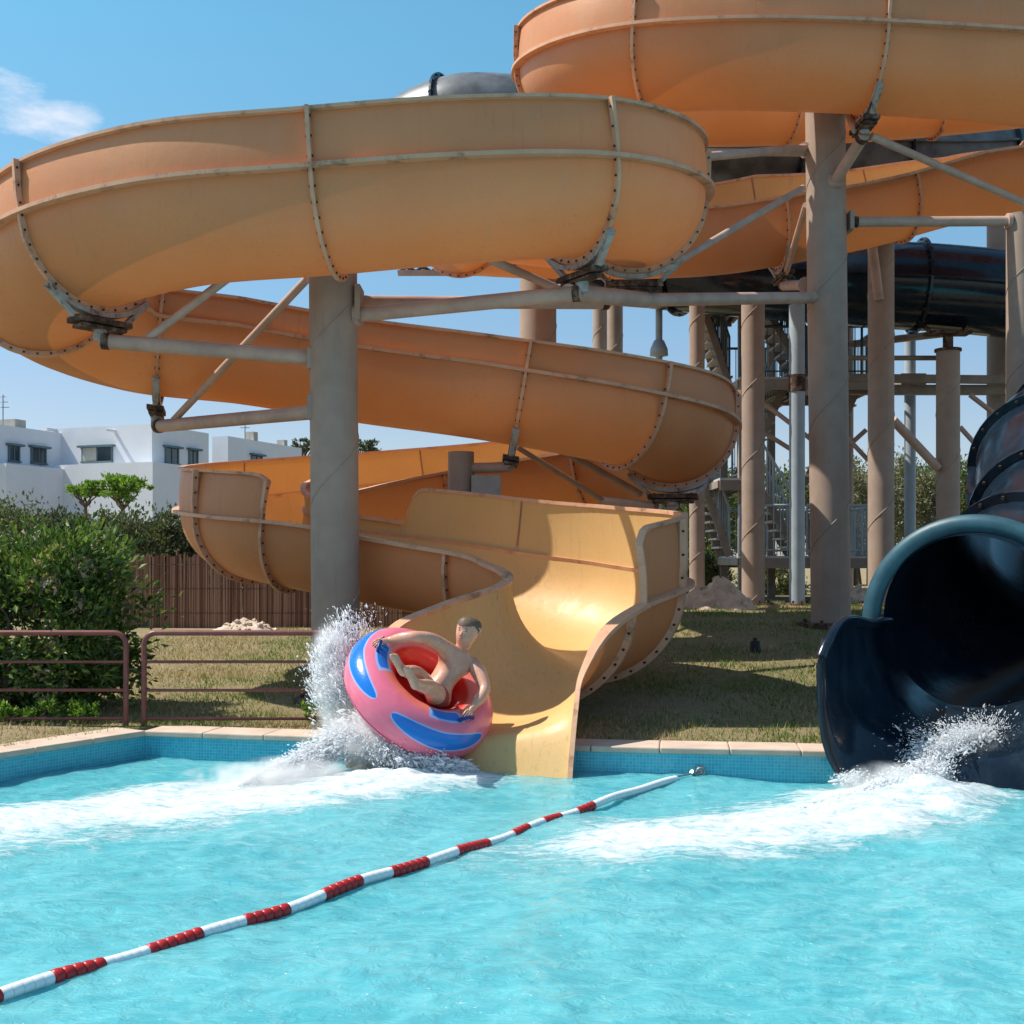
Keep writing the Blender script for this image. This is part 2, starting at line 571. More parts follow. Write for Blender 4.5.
def build_water():
    t = NT('pool_water')
    at = t.n('ShaderNodeAttribute', attribute_name='foam')
    v = t.coord()
    vs = t.coord((1, 1.6, 1))
    lo = t.noise(v, 0.45, 4, 0.55)
    mid = t.noise(vs, 2.2, 5, 0.6, 0.8)
    c = t.ramp(lo, [(0.3, (0.065, 0.375, 0.43)), (0.72, (0.165, 0.50, 0.545))])
    c = t.mix(t.ramp(mid, [(0.35, 0.35), (0.65, 0.0)]), c, (0.032, 0.27, 0.35))
    # soft caustic-like light net, painted into the colour of the water surface
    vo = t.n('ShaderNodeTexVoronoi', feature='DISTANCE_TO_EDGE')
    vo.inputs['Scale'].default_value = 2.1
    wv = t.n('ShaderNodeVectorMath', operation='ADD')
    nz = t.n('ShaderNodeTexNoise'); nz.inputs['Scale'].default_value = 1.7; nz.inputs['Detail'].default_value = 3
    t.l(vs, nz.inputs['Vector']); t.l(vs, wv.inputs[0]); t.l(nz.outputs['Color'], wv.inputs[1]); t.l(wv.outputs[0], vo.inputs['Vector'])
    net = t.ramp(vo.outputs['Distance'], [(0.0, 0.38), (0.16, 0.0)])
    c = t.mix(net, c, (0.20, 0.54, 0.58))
    # foam: lace drawn out along the flow
    mp = t.n('ShaderNodeMapping'); tcc = t.n('ShaderNodeTexCoord')
    mp.inputs['Rotation'].default_value = (0, 0, R(-32)); mp.inputs['Scale'].default_value = (.42, 1.25, 1)
    t.l(tcc.outputs['Object'], mp.inputs['Vector'])
    fv = mp.outputs['Vector']
    fn = t.noise(fv, 5.0, 10, 0.74, 1.2)
    fl = t.noise(fv, 17, 6, 0.7, 0.8)
    fs = t.math('ADD', t.math('MULTIPLY', t.math('SUBTRACT', fn, 0.5), 2.2), t.math('MULTIPLY', t.math('SUBTRACT', fl, 0.5), 1.7))
    fm = t.math('ADD', t.math('MULTIPLY', at.outputs['Fac'], 0.90), fs)
    gate = t.ramp(at.outputs['Fac'], [(0.02, 0.0), (0.3, 1.0)])
    fm = t.math('MULTIPLY', t.ramp(fm, [(0.26, 0.0), (0.62, 0.5), (1.1 if False else 1.0, .95)]), gate)
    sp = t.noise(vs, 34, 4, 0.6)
    spk = t.ramp(sp, [(0.66, 0.0), (0.71, 0.85)])  # sun glints painted as tiny white flecks in the water colour
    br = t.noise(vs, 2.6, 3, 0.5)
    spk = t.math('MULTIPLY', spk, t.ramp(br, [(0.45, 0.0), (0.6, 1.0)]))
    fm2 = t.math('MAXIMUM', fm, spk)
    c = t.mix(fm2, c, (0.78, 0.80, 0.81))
    t.base(c)
    t.set(spec=0.5, ior=1.33)
    t.b.inputs['Subsurface Weight'].default_value = 0.4
    t.b.inputs['Subsurface Radius'].default_value = (.8, 1.0, 1.0)
    t.b.inputs['Subsurface Scale'].default_value = .6
    t.l(t.ramp(fm, [(0.0, 0.045), (0.6, 0.6)]), t.b.inputs['Roughness'])
    h = t.math('ADD', t.noise(vs, 7, 6, 0.62, 1.0), t.math('MULTIPLY', t.noise(vs, 30, 4, 0.6, 0.4), 0.12))
    h = t.math('ADD', h, t.math('MULTIPLY', t.math('MULTIPLY', fm, fn), 0.5))
    t.bump(h, 0.8, 0.05)
    D = np.concatenate([np.linspace(0.6, 4.0, 60), np.geomspace(4.03, 12.2, 520)])
    A = np.linspace(-0.62, 0.62, 620)
    X = D[:, None] * A[None, :] * 1.0 + 0 * D[:, None]
    Y = np.repeat(D[:, None], len(A), 1)
    # widen near rows so that the sheet is not a wedge at the camera
    X = X + np.sign(A)[None, :] * 0 + A[None, :] * 4.0
    H, Fm = wave_h(X, Y)
    V = np.stack([X, Y, H], -1).reshape(-1, 3)
    nu, nv = X.shape
    i, j = np.meshgrid(np.arange(nu - 1), np.arange(nv - 1), indexing='ij')
    q = np.stack([i * nv + j, i * nv + j + 1, (i + 1) * nv + j + 1, (i + 1) * nv + j], -1).reshape(-1, 4)
    # keep only what lies inside the pool
    cx = X[:-1, :-1].ravel(); cy = Y[:-1, :-1].ravel()
    q = q[cy < edge_y(cx) + 0.15]
    o = np_obj('water', V, q, t.m, smooth=True)
    a = o.data.attributes.new('foam', 'FLOAT', 'POINT')
    a.data.foreach_set('value', Fm.ravel().astype(np.float32))
    tag(o, 'turquoise rippling pool water streaked with white foam', 'water', kind='structure')


build_water()


# ------------------------------------------------------------------ spline paths
def spline(ctrl, step=0.1):
    """centripetal-free Catmull-Rom through rows of ctrl; returns samples and their control parameter"""
    C = np.asarray(ctrl, dtype=float)
    n = len(C)
    E = np.vstack([2 * C[0] - C[1], C, 2 * C[-1] - C[-2]])
    us, S = [], []
    for i in range(n - 1):
        p0, p1, p2, p3 = E[i], E[i + 1], E[i + 2], E[i + 3]
        for t in np.linspace(0, 1, 60, endpoint=False):
            S.append(0.5 * ((2 * p1) + (-p0 + p2) * t + (2 * p0 - 5 * p1 + 4 * p2 - p3) * t * t + (-p0 + 3 * p1 - 3 * p2 + p3) * t ** 3))
            us.append(i + t)
    S.append(C[-1]); us.append(n - 1)
    S = np.array(S); us = np.array(us)
    L = np.concatenate([[0], np.cumsum(np.linalg.norm(np.diff(S[:, :3], axis=0), axis=1))])
    m = max(2, int(L[-1] / step) + 1)
    s = np.linspace(0, L[-1], m)
    out = np.stack([np.interp(s, L, S[:, k]) for k in range(S.shape[1])], 1)
    return out, np.interp(s, L, us), s


def smooth_tab(arr, k=5):
    p = np.pad(arr, k, mode='edge')
    return np.convolve(p, np.ones(2 * k + 1) / (2 * k + 1), 'valid')


# ---- the yellow-orange chute -------------------------------------------------
# x, y, z of the flange-level centre line, radius, panel height left, panel height right (of the flow)
CT = [
    (11.0, 22.6, 11.1, .88, .5, .5), (7.0, 22.7, 10.75, .88, .5, .5), (3.5, 22.0, 10.4, .88, .5, .6), (1.5, 20.6, 10.0, .86, .5, .6),
    (0.95, 18.9, 9.6, .85, .5, .62), (1.6, 17.5, 9.29, .85, .5, .62), (3.2, 16.95, 9.15, .85, .5, .62), (5.3, 16.9, 9.06, .85, .5, .62),
    (7.5, 17.0, 8.93, .86, .5, .62), (9.6, 17.8, 8.87, .86, .5, .62), (10.5, 19.2, 8.84, .86, .4, .62), (9.5, 20.45, 8.78, .86, .3, .55),
    (7.8, 20.65, 8.6, .86, .02, .5), (6.0, 20.5, 8.1, .86, .02, .72), (4.5, 20.4, 7.8, .88, .02, .92), (3.2, 20.4, 7.62, .88, .02, .9),
    (1.2, 20.3, 7.55, .88, .02, .5), (-.6, 19.6, 7.45, .88, .02, .4), (-1.0, 18.3, 7.28, .86, .3, .4), (-.2, 17.1, 7.0, .84, .5, .4),
    (.8, 16.5, 6.76, .84, .56, .4), (1.47, 15.5, 6.5, .84, .58, .4), (1.42, 14.2, 6.28, .84, .58, .4), (.75, 13.25, 6.1, .84, .6, .45),
    (-.5, 12.85, 5.94, .84, .6, .5), (-2.0, 12.85, 5.82, .85, .6, .5), (-3.6, 13.15, 5.77, .86, .6, .5), (-5.0, 13.9, 5.63, .88, .58, .45),
    (-5.85, 15.1, 5.35, .9, .52, .4), (-5.1, 16.2, 5.08, .9, .5, .38), (-3.6, 16.45, 4.93, .9, .5, .37), (-2.0, 16.4, 4.66, .89, .42, .37),
    (-.4, 16.3, 4.42, .88, .35, .38), (1.0, 16.4, 4.18, .88, .3, .42), (2.1, 17.0, 3.97, .87, .3, .48), (2.43, 18.2, 3.8, .87, .1, .5),
    (1.9, 19.4, 3.68, .88, .02, .52), (.5, 20.0, 3.52, .88, .02, .52), (-1.2, 20.0, 3.3, .88, .02, .55), (-2.7, 19.3, 3.03, .88, .02, .6),
    (-3.65, 18.0, 2.78, .86, .3, .6), (-3.75, 16.7, 2.58, .84, .33, .58), (-3.05, 15.65, 2.42, .84, .33, .58), (-1.9, 15.3, 2.24, .86, .3, .58),
    (-.7, 14.75, 2.05, .9, .5, .0), (.35, 14.15, 1.86, .94, .48, .0), (.95, 13.2, 1.66, .97, .52, .0), (.32, 12.4, 1.43, .98, .6, .0),
    (-.12, 11.75, 1.22, 1.02, .0, .0), (-.36, 11.15, .87, 1.02, .0, .0), (-.43, 10.86, .56, 1.02, .0, .0), (-.48, 10.68, .14, 1.02, .0, .0), (-.50, 10.6, -.10, 1.02, .0, .0)]
RZ_END = (.95, .91, .55, .26, .2, .14)       # depth of the trough at the last controls, where it flattens out
N_CT = len(CT)
LAT = {N_CT - 7: 9, N_CT - 6: -9, N_CT - 5: -11, N_CT - 4: -13, N_CT - 3: -13.5, N_CT - 2: -13.5, N_CT - 1: -13.5}       # angle of the left-hand side vector


def chute():
    A = np.array(CT, dtype=float)
    # left-hand vector angle per control
    tan = np.gradient(A[:, :2], axis=0)
    ang = np.degrees(np.arctan2(tan[:, 1], tan[:, 0])) + 90
    ang = np.degrees(np.unwrap(np.radians(ang)))
    for k, v in LAT.items():
        d = round((ang[k] - v) / 360) * 360
        ang[k] = v + d
    S, U, s = spline(A[:, :4], 0.08)
    ang_s, _, _ = None, None, None
    P = S[:, :3]
    T = np.gradient(P, axis=0); T /= np.linalg.norm(T, axis=1)[:, None]
    # smooth perpendicular from the real tangent; blended to the given angles at the mouth
    pa = np.degrees(np.unwrap(np.arctan2(T[:, 1], T[:, 0]))) + 90
    oa = np.interp(U, np.arange(N_CT), ang)
    w = sstep(N_CT - 8.2, N_CT - 6.6, U)
    d = np.round((pa - oa) / 360) * 360
    la = np.radians(pa * (1 - w) + (oa + d) * w)
    Lh = np.stack([np.cos(la), np.sin(la), 0 * la], 1)             # left-hand
    Up = np.cross(T, Lh)
    Up /= np.linalg.norm(Up, axis=1)[:, None]
    # keep the section upright at the mouth
    Up = Up * (1 - w)[:, None] + np.array([0, 0, 1])[None] * w[:, None]
    Rr = S[:, 3]
    Rz = np.where(U > N_CT - 6, np.interp(U, np.arange(N_CT - 6, N_CT), RZ_END), np.minimum(Rr, .95))
    hL = np.interp(U, np.arange(N_CT), A[:, 4])
    hR = np.interp(U, np.arange(N_CT), A[:, 5])
    return dict(P=P, T=T, L=Lh, Up=Up, R=Rr, Rz=Rz, U=U, s=s, hL=hL, hR=hR)


def pt(c, i, lat, up):
    """point of the section: lat metres to the left, up metres up"""
    return c['P'][i] + c['L'][i] * lat + c['Up'][i] * up


CH = chute()


def find_joints():
    # where the photograph shows a bolted joint: parameter range, side of the flow that faces us, picture column of its flange
    spec = [(3.2, 5.2, -1, 519), (4.6, 6.2, -1, 636), (6.4, 8.2, -1, 888), (12.6, 14, 1, 915), (13.6, 15.4, 1, 786), (20.6, 22.3, 1, 703), (22.2, 24.2, 1, 615), (24.2, 26, 1, 316),
            (26, 28, 1, 24), (28.7, 30.2, -1, 160), (31.4, 33.2, -1, 523), (33, 34.3, -1, 662), (34.2, 35.4, -1, 734), (40.4, 41.8, -1, 199), (41.8, 42.8, -1, 268), (43.4, 45, -1, 446)]
    c = CH
    E = c['P'] + 0
    out = []
    for u0, u1, sd, px in spec:
        e = E + c['L'] * (c['R'] * sd)[:, None]
        x = 512 + F * e[:, 0] / e[:, 1]
        m = np.where((c['U'] >= u0) & (c['U'] <= u1), np.abs(x - px), 1e9)
        out.append(int(np.argmin(m)))
    for u in (46.35, 47.25): out.append(int(np.argmin(np.abs(c['U'] - u))))
    out = sorted(set(out))
    n = len(E) - 1
    full = [0]
    for j in out + [n]:
        gap = c['s'][j] - c['s'][full[-1]]
        k = int(gap // 3.4) if j != n else 0
        a = full[-1]
        for q in range(1, k + 1):
            full.append(int(np.argmin(np.abs(c['s'] - (c['s'][a] + gap * q / (k + 1))))))
        full.append(j)
    return full


JOINTS = find_joints()


def build_slide():
    c = CH
    n = len(c['P'])
    s, U = c['s'], c['U']
    root = thing('water_slide', (0.2, 11.3, 0.0),
                 'long winding open orange fibreglass chute that ends at the pool beside the rider', 'water slide')
    cuts = JOINTS
    # panel ranges (in control parameter): side +1 left, -1 right
    UE = N_CT - 1
    RANGES = [(+1, 0, 11.7), (-1, 0, U[min(JOINTS, key=lambda i: abs(U[i] - 42.25))] + .03), (+1, 17.4, 35.6), (+1, 39.6, 43.2), (+1, 43.15, 46.98)]

    def hp(side, i):
        h = c['hL'][i] if side > 0 else c['hR'][i]
        best = 0
        for sd, u0, u1 in RANGES:
            if sd != side or not (u0 <= U[i] <= u1): continue
            hh = h
            if sd == 1 and u0 == 39.6: hh = 0.32 - .15 * max(0, min(1, (U[i] - 41) / 2.2))
            if sd == 1 and u0 == 43.15: hh = 0.66 + 0.12 * (U[i] - 43.15) / 3.8
            # rounded upper corners at the ends of a run
            s0 = np.interp(u0, U, s); s1 = np.interp(u1, U, s)
            e = min(s[i] - s0 if u0 > 0 else 9, s1 - s[i] if u1 != 43.2 else 9)
            rr = 0.2
            if e < rr: hh = hh - rr + math.sqrt(max(0, rr * rr - (rr - e) ** 2))
            best = max(best, hh)
        return best

    NA = 26
    for a, b in zip(cuts[:-1], cuts[1:]):
        idx = list(range(a, b + 1))
        last = (b == cuts[-1])
        mb = MB()
        rows = []
        for i in idx:
            r, rz = c['R'][i], c['Rz'][i]
            row = []
            # rim falls away at the very end of the mouth on the outer (left) side
            cutL = 90.0; cutR = 90.0
            for k in range(NA + 1):
                t = R(-cutR + (cutL + cutR) * k / NA)
                row.append(pt(c, i, r * math.sin(t), -rz * math.cos(t)))
            rows.append(row)
        mb.grid(rows, 0, True)
        # moulded lip / flange along both edges at flange level
        for side in (+1, -1):
            k = NA if side > 0 else 0
            prof = []
            for q, i in enumerate(idx):
                p = rows[q][k]
                l = c['L'][i] * side; u = c['Up'][i]
                wd = 0.11 * min(1, max(.22, (s[-1] - s[i] - .7) / 1.3)); th = 0.022 if wd > .06 else .014
                prof.append([p - l * 0.020 + u * th, p + l * wd + u * th, p + l * wd - u * th, p - l * 0.004 - u * th])
            mb.grid(prof, 1, False, close_v=True)
            for q in (0, -1):
                mb.add(prof[q], [(0, 1, 2, 3)], 1)
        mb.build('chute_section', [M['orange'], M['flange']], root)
        # side panels standing on the flange
        for side in (+1, -1):
            run = []
            for i in idx + [None]:
                h = hp(side, i) if i is not None else 0
                if h > 0.03:
                    run.append((i, h)); continue
                if len(run) >= 2:
                    pm = MB(); g = []; lip = []
                    for i2, h2 in run:
                        r = c['R'][i2]
                        row = []
                        for k in range(7):
                            f = k / 6
                            row.append(pt(c, i2, side * (r + 0.015 + 0.03 * f - 0.075 * f * f), 0.02 + (h2 - 0.02) * f))
                        g.append(row)
                        l = c['L'][i2] * side; u = c['Up'][i2]
                        p = Vector(row[-1]); l = Vector(l); u = Vector(u)
                        lip.append([p - l * 0.016 - u * 0.03, p - l * 0.016 + u * 0.014, p + l * 0.06 + u * 0.014, p + l * 0.06 - u * 0.022, p + l * 0.02 - u * 0.02])
                    pm.grid(g if side > 0 else [row[::-1] for row in g], 0, True)
                    pm.grid(lip, 1, False, close_v=True)
                    for q in (0, -1):
                        pm.add(lip[q], [(0, 1, 2, 3, 4)], 1)
                        # stiff end edge of the panel when the run stops here
                        i2, h2 = run[q]
                        l = Vector(c['L'][i2] * side); tt = Vector(c['T'][i2])
                        for k in range(6):
                            p0 = Vector(g[q][k]); p1 = Vector(g[q][k + 1])
                            pm.obox((p0 + p1) / 2 + l * 0.028, (p1 - p0) / 2 * 0.98, l * 0.034, tt * 0.012, 1)
                    pm.build('side_panel', [M['orange'], M['flange']], root)
                run = []
    # bolted joint flanges
    for ci in cuts[1:-1]:
        mb = MB()
        i = ci
        tt = Vector(c['T'][i])
        r, rz = c['R'][i], c['Rz'][i]
        inner, outer = [], []
        hl, hr = hp(+1, i), hp(-1, i)
        path = []
        if hr > 0.05:
            for f in (1, .66, .33): path.append((-(r + 0.02), hr * f, -1, 0))
        for k in range(37):
            t = R(-90 + 180 * k / 36)
            path.append((r * math.sin(t), -rz * math.cos(t), math.sin(t), -math.cos(t)))
        if hl > 0.05:
            for f in (.33, .66, 1): path.append((r + 0.02, hl * f, 1, 0))
        g = []
        for la, up, nx, nz in path:
            p0 = Vector(pt(c, i, la + nx * 0.003, up + nz * 0.003)); p1 = Vector(pt(c, i, la + nx * 0.075, up + nz * 0.075))
            g.append([p0 - tt * 0.02, p1 - tt * 0.02, p1 + tt * 0.02, p0 + tt * 0.02])
        mb.grid(g, 0, False, close_v=True)
        # bolts through the flange
        acc = 0
        for (q0, q1) in zip(path[:-1], path[1:]):
            a0 = Vector(pt(c, i, q0[0] + q0[2] * .042, q0[1] + q0[3] * .042)); a1 = Vector(pt(c, i, q1[0] + q1[2] * .042, q1[1] + q1[3] * .042))
            L = (a1 - a0).length
            acc += L
            if acc > 0.15:
                acc = 0
                m = (a0 + a1) / 2
                mb.tube([m - tt * 0.034, m + tt * 0.034], 0.0135, 6, 1, True, False)
        mb.build('joint_flange', [M['flange'], M['bolt']], root)
    # thin sheet of water running down the last bend
    return root


SLIDE = build_slide()


# ------------------------------------------------------------------ navy tube slides
def tube_frames(P):
    T = np.gradient(P, axis=0); T /= np.linalg.norm(T, axis=1)[:, None]
    L = np.cross(np.array([0, 0, 1.0])[None], T); L /= np.linalg.norm(L, axis=1)[:, None]
    U = np.cross(T, L)
    return T, L, U


def tube_slide(root, ctrl, r, seg=1.9, n=44, first_flange=True, faded=0):
    S, U_, s = spline(ctrl, 0.12)
    P = S[:, :3]
    T, L, U = tube_frames(P)
    k = max(1, int(round(s[-1] / seg)))
    cuts = [int(round(q)) for q in np.linspace(0, len(P) - 1, k + 1)]
    for a, b in zip(cuts[:-1], cuts[1:]):
        mb = MB()
        rows = []
        for i in range(a, b + 1):
            rows.append([Vector(P[i] + r * (L[i] * math.cos(2 * math.pi * q / n) + U[i] * math.sin(2 * math.pi * q / n))) for q in range(n)])
        mb.grid(rows, 0, True, close_v=True)
        # lengthwise seam flanges on both sides
        for sd in (0, math.pi):
            g = []
            for i in range(a, b + 1):
                d = Vector(L[i] * math.cos(sd)); p = Vector(P[i]) + d * r; u = Vector(U[i]) * 0.022
                g.append([p + u, p + d * 0.09 + u, p + d * 0.09 - u, p - u])
            mb.grid(g, 0, False, close_v=True)
        mb.build('tube_section', M['grey_gel'] if a < faded * len(P) else M['navy'], root)
    for i in (cuts if first_flange else cuts[1:]):
        mb = MB()
        tt = Vector(T[i])
        rows = []
        for q in range(n):
            d = Vector(L[i] * math.cos(2 * math.pi * q / n) + U[i] * math.sin(2 * math.pi * q / n))
            p0 = Vector(P[i]) + d * (r + .002); p1 = Vector(P[i]) + d * (r + .1)
            rows.append([p0 - tt * .025, p1 - tt * .025, p1 + tt * .025, p0 + tt * .025])
            if q % 2 == 0:
                m = Vector(P[i]) + d * (r + .055)
                mb.tube([m - tt * .055, m + tt * .055], .02, 6, 1, True, False)
        mb.grid(rows, 0, False, close_u=True, close_v=True)
        mb.build('joint_flange', [M['navy'], M['bolt']], root)
    return P, T, L, U


def build_navy():
    root = thing('tube_slide', (4.4, 11.0, 0.0), 'dark navy enclosed tube slide with a wide open mouth pouring into the pool', 'tube slide')
    mouth = np.array([4.27, 11.1, 1.30])
    d0 = np.array([-0.5, -0.866, 0.0])
    ctrl = [tuple(mouth), (4.78, 11.75, 1.48), (5.45, 12.4, 1.80), (6.0, 13.2, 2.25), (6.42, 14.3, 2.86), (7.1, 15.6, 3.4), (8.7, 16.8, 4.1)]
    r = .845
    tube_slide(root, ctrl, r, 1.6, first_flange=False)
    # mouth ring: a broad faded flange
    T = d0; L = np.cross([0, 0, 1.0], T); U = np.array([0, 0, 1.0])
    mb = MB(); n = 64; rows = []
    for q in range(n):
        a = 2 * math.pi * q / n
        d = Vector(L * math.cos(a) + U * math.sin(a)); c = Vector(mouth); t = Vector(T)
        rows.append([c + d * r, c + d * (r + .02) + t * .05, c + d * (r + .10) + t * .065, c + d * (r + .165) + t * .045, c + d * (r + .18) - t * .02, c + d * (r + .15) - t * .05, c + d * (r + .01) - t * .05])
    mb.grid(rows, 0, True, close_u=True, close_v=True)
    mb.build('mouth_ring', M['teal_rim'], root)
    # open run-out with a flared lip
    # each station: centre, left-right unit vector, half width, height above bottom of rim, bottom z
    st = [((4.34, 11.22), (.866, -.5), .80, .80, .50), ((4.215, 11.0), (.868, -.495), .825, .84, .468), ((4.08, 10.62), (.88, -.475), .89, .95, .36),
          ((3.98, 10.38), (.89, -.456), .94, 1.03, .31), ((3.92, 10.2), (.915, -.40), 1.0, 1.09, .28), ((3.88, 10.02), (.95, -.31), 1.09, 1.16, .19),
          ((3.86, 9.90), (.975, -.22), 1.18, 1.24, .03), ((3.84, 9.82), (.985, -.17), 1.25, 1.28, -.13), ((3.84, 9.81), (.985, -.17), 1.29, 1.24, -.2)]
    rows = []
    for q, ((cx, cy), (lx, ly), hw, hr, zb) in enumerate(st):
        row = []
        bx = 1.0 - .42 * sstep(1, 6, q)
        m = 40
        for k in range(m + 1):
            a = -math.pi / 2 + math.pi * k / m
            sx = math.copysign(abs(math.sin(a)) ** bx, a)
            la = hw * sx
            up = hr * (1 - abs(math.cos(a)) ** bx)
            row.append(Vector((cx + lx * la, cy + ly * la, zb + up)))
        rows.append(row)
    # smooth between stations
    arr = np.array([[tuple(p) for p in row] for row in rows])
    fine = []
    for k in range(arr.shape[1]):
        S, _, _ = spline(arr[:, k, :], 0.05)
        tt = np.linspace(0, 1, 40)
        ss = np.linspace(0, 1, len(S))
        fine.append(np.stack([np.interp(tt, ss, S[:, q]) for q in range(3)], 1))
    fine = np.array(fine).transpose(1, 0, 2)
    mb = MB()
    mb.grid([[Vector(p) for p in row] for row in fine], 0, True)
    # outer skin, a little outside, so the run-out has thickness
    g = []
    for q, row in enumerate(fine):
        cen = row.mean(0)
        g.append([Vector(p + (p - cen) / np.linalg.norm(p - cen) * (0.05 if q < 36 else 0.02)) for p in row])
    mb.grid(g, 0, True)
    # rolled rims on both sides
    for k in (0, -1):
        mb.tube([Vector(row[k]) for row in fine[::2]], 0.05, 10, 0)
    mb.tube([Vector(p) for p in fine[-1][::2]], 0.028, 8, 0)
    mb.build('run_out', M['navy'], root)
    # foot that carries the run-out
    for lo, hi in (((4.5, 11.6, .2), (5.2, 11.9, .36)), ((5.5, 12.6, .3), (6.2, 12.9, .6))):
        b = MB(); b.box(lo, hi); b.build('saddle_block', M['concrete'], root)
    # high tube behind
    root2 = thing('tube_slide', (8.8, 24.0, 1.0), 'glossy dark tube slide passing high behind the columns at the top of the scene', 'tube slide')
    ctrl = [(13, 27.4, 11.3), (8.5, 26.2, 10.75), (3, 25.2, 10.75), (0, 24.5, 10.9), (-1.4, 24.6, 10.86), (-2.45, 25.5, 10.45), (-1.6, 27.0, 9.9), (.8, 27.3, 9.2), (2.6, 26.0, 8.3), (4.8, 24.6, 7.75),
            (7.0, 24.1, 7.45), (9.0, 24.0, 7.3), (13, 24.4, 7.0)]
    tube_slide(root2, ctrl, 0.86, 2.4, 36, True, .52)


build_navy()


# ------------------------------------------------------------------ steel columns with arms
def column(name, pxb, pyb, d, dia, ytop, label, pxt=None, mat='paint', zbase=None, seam=True, cap=False, group='steel columns under the slides'):
    b = W(pxb, pyb, d)
    zb = gz(b.x, d) if zbase is None else zbase
    top = W(pxt if pxt else pxb, ytop, d)
    root = thing(name, (b.x, d, zb), label, 'column', group)
    a = Vector((b.x, d, zb - 0.05))
    mb = MB()
    r = dia / 2
    mb.tube([a, a.lerp(top, .33), a.lerp(top, .66), top], r, 32, 0)
    if seam:
        # helical weld seam of the spiral-welded pipe
        H = top.z - a.z
        pitch = dia * 3.1
        pts = []
        k = int(H / pitch * 24)
        for i in range(k + 1):
            f = i / max(1, k); z = a.z + H * f
            an = 2 * math.pi * (H * f / pitch) + d
            cx = a.x + (top.x - a.x) * f
            pts.append((cx + math.cos(an) * (r + .001), d + math.sin(an) * (r + .001), z))
        mb.tube(pts, 0.009, 5, 0, False)
    mb.build('shaft', M[mat], root)
    p = MB()
    p.lathe((b.x, d, zb), [(r * 1.02, .05), (r * 1.7, .05), (r * 1.75, .04), (r * 1.75, -.02)], 24, 0, False)
    for k in range(8):
        an = k * math.pi / 4 + .2
        p.tube([(b.x + r * 1.4 * math.cos(an), d + r * 1.4 * math.sin(an), zb + .04), (b.x + r * 1.4 * math.cos(an), d + r * 1.4 * math.sin(an), zb + .09)], .022, 6, 0)
    p.build('base_plate', M['rust'], root)
    if cap:
        c = MB(); c.lathe((top.x, d, top.z), [(0, .02), (r * 1.15, .02), (r * 1.15, -.03), (r, -.03)], 24, 0, False)
        c.build('cap_plate', M['rust'], root)
    return root


def arm(root, a, b, r, name='arm', plate=True, mat='arm'):
    a = Vector(a); b = Vector(b)
    mb = MB()
    mb.tube([a, b], r, 14, 0)
    if plate:
        t = (b - a).normalized()
        # welded end flange where the arm leaves its column
        mb.tube([a - t * .01, a + t * .05], r * 1.55, 14, 0)
        mb.tube([b - t * .10, b - t * .02], r * 1.12, 14, 1)
    return mb.build(name, [M[mat], M['rust']], root)


def cradle(root, i, drop=0.16, name='cradle'):
    """rusty bracket hugging the underside of a joint at path index i"""
    c = CH
    mb = MB()
    r = c['R'][i]
    tt = Vector(c['T'][i])
    g = []
    for k in range(17):
        t = R(-42 + 84 * k / 16)
        p0 = Vector(pt(c, i, (r + .078) * math.sin(t), -(r + .078) * math.cos(t)))
        p1 = Vector(pt(c, i, (r + .135) * math.sin(t), -(r + .135) * math.cos(t)))
        g.append([p0 - tt * .05, p1 - tt * .05, p1 + tt * .05, p0 + tt * .05])
    mb.grid(g, 1, False, close_v=True)
    for q in (0, -1): mb.add(g[q], [(0, 1, 2, 3)], 1)
    low = Vector(pt(c, i, 0, -r - .2))
    l = Vector(c['L'][i])
    mb.obox(low, l * .36, tt * .11, (0, 0, .03), 0)
    mb.obox(low + Vector((0, 0, -.065)), l * .30, tt * .09, (0, 0, .018), 0)
    for sd in (-1, 1):
        t = R(sd * 40)
        p0 = Vector(pt(c, i, (r + .12) * math.sin(t), -(r + .12) * math.cos(t)))
        mb.beam(low + l * sd * .30, p0, .07, .05, 1)
        mb.tube([low + l * sd * .27 + Vector((0, 0, .06)), low + l * sd * .27 - Vector((0, 0, .10))], .02, 6, 0)
    mb.tube([low - Vector((0, 0, .05)), low - Vector((0, 0, drop))], .075, 12, 1)
    mb.build(name, [M['rust'], M['weld']], root)
    return low - Vector((0, 0, drop))


def weld():
    t = NT('chipped_bracket_paint')
    v = t.coord()
    f = t.noise(v, 7, 6, 0.7)
    t.base(t.ramp(f, [(0.40, (0.42, 0.40, 0.39)), (0.54, (0.35, 0.29, 0.25)), (0.64, (0.09, 0.05, 0.035))]))
    t.set(rough=0.6)
    return t.m


M['weld'] = weld()


def near_joint(x, y):
    """path index closest to a plan position"""
    d = (CH['P'][:, 0] - x) ** 2 + (CH['P'][:, 1] - y) ** 2
    return d


def idx_u(u):
    return int(np.argmin(np.abs(CH['U'] - u)))


def joint_near(u):
    """index of the bolted joint closest to control parameter u"""
    return min(JOINTS[1:-1], key=lambda i: abs(CH['U'][i] - u))


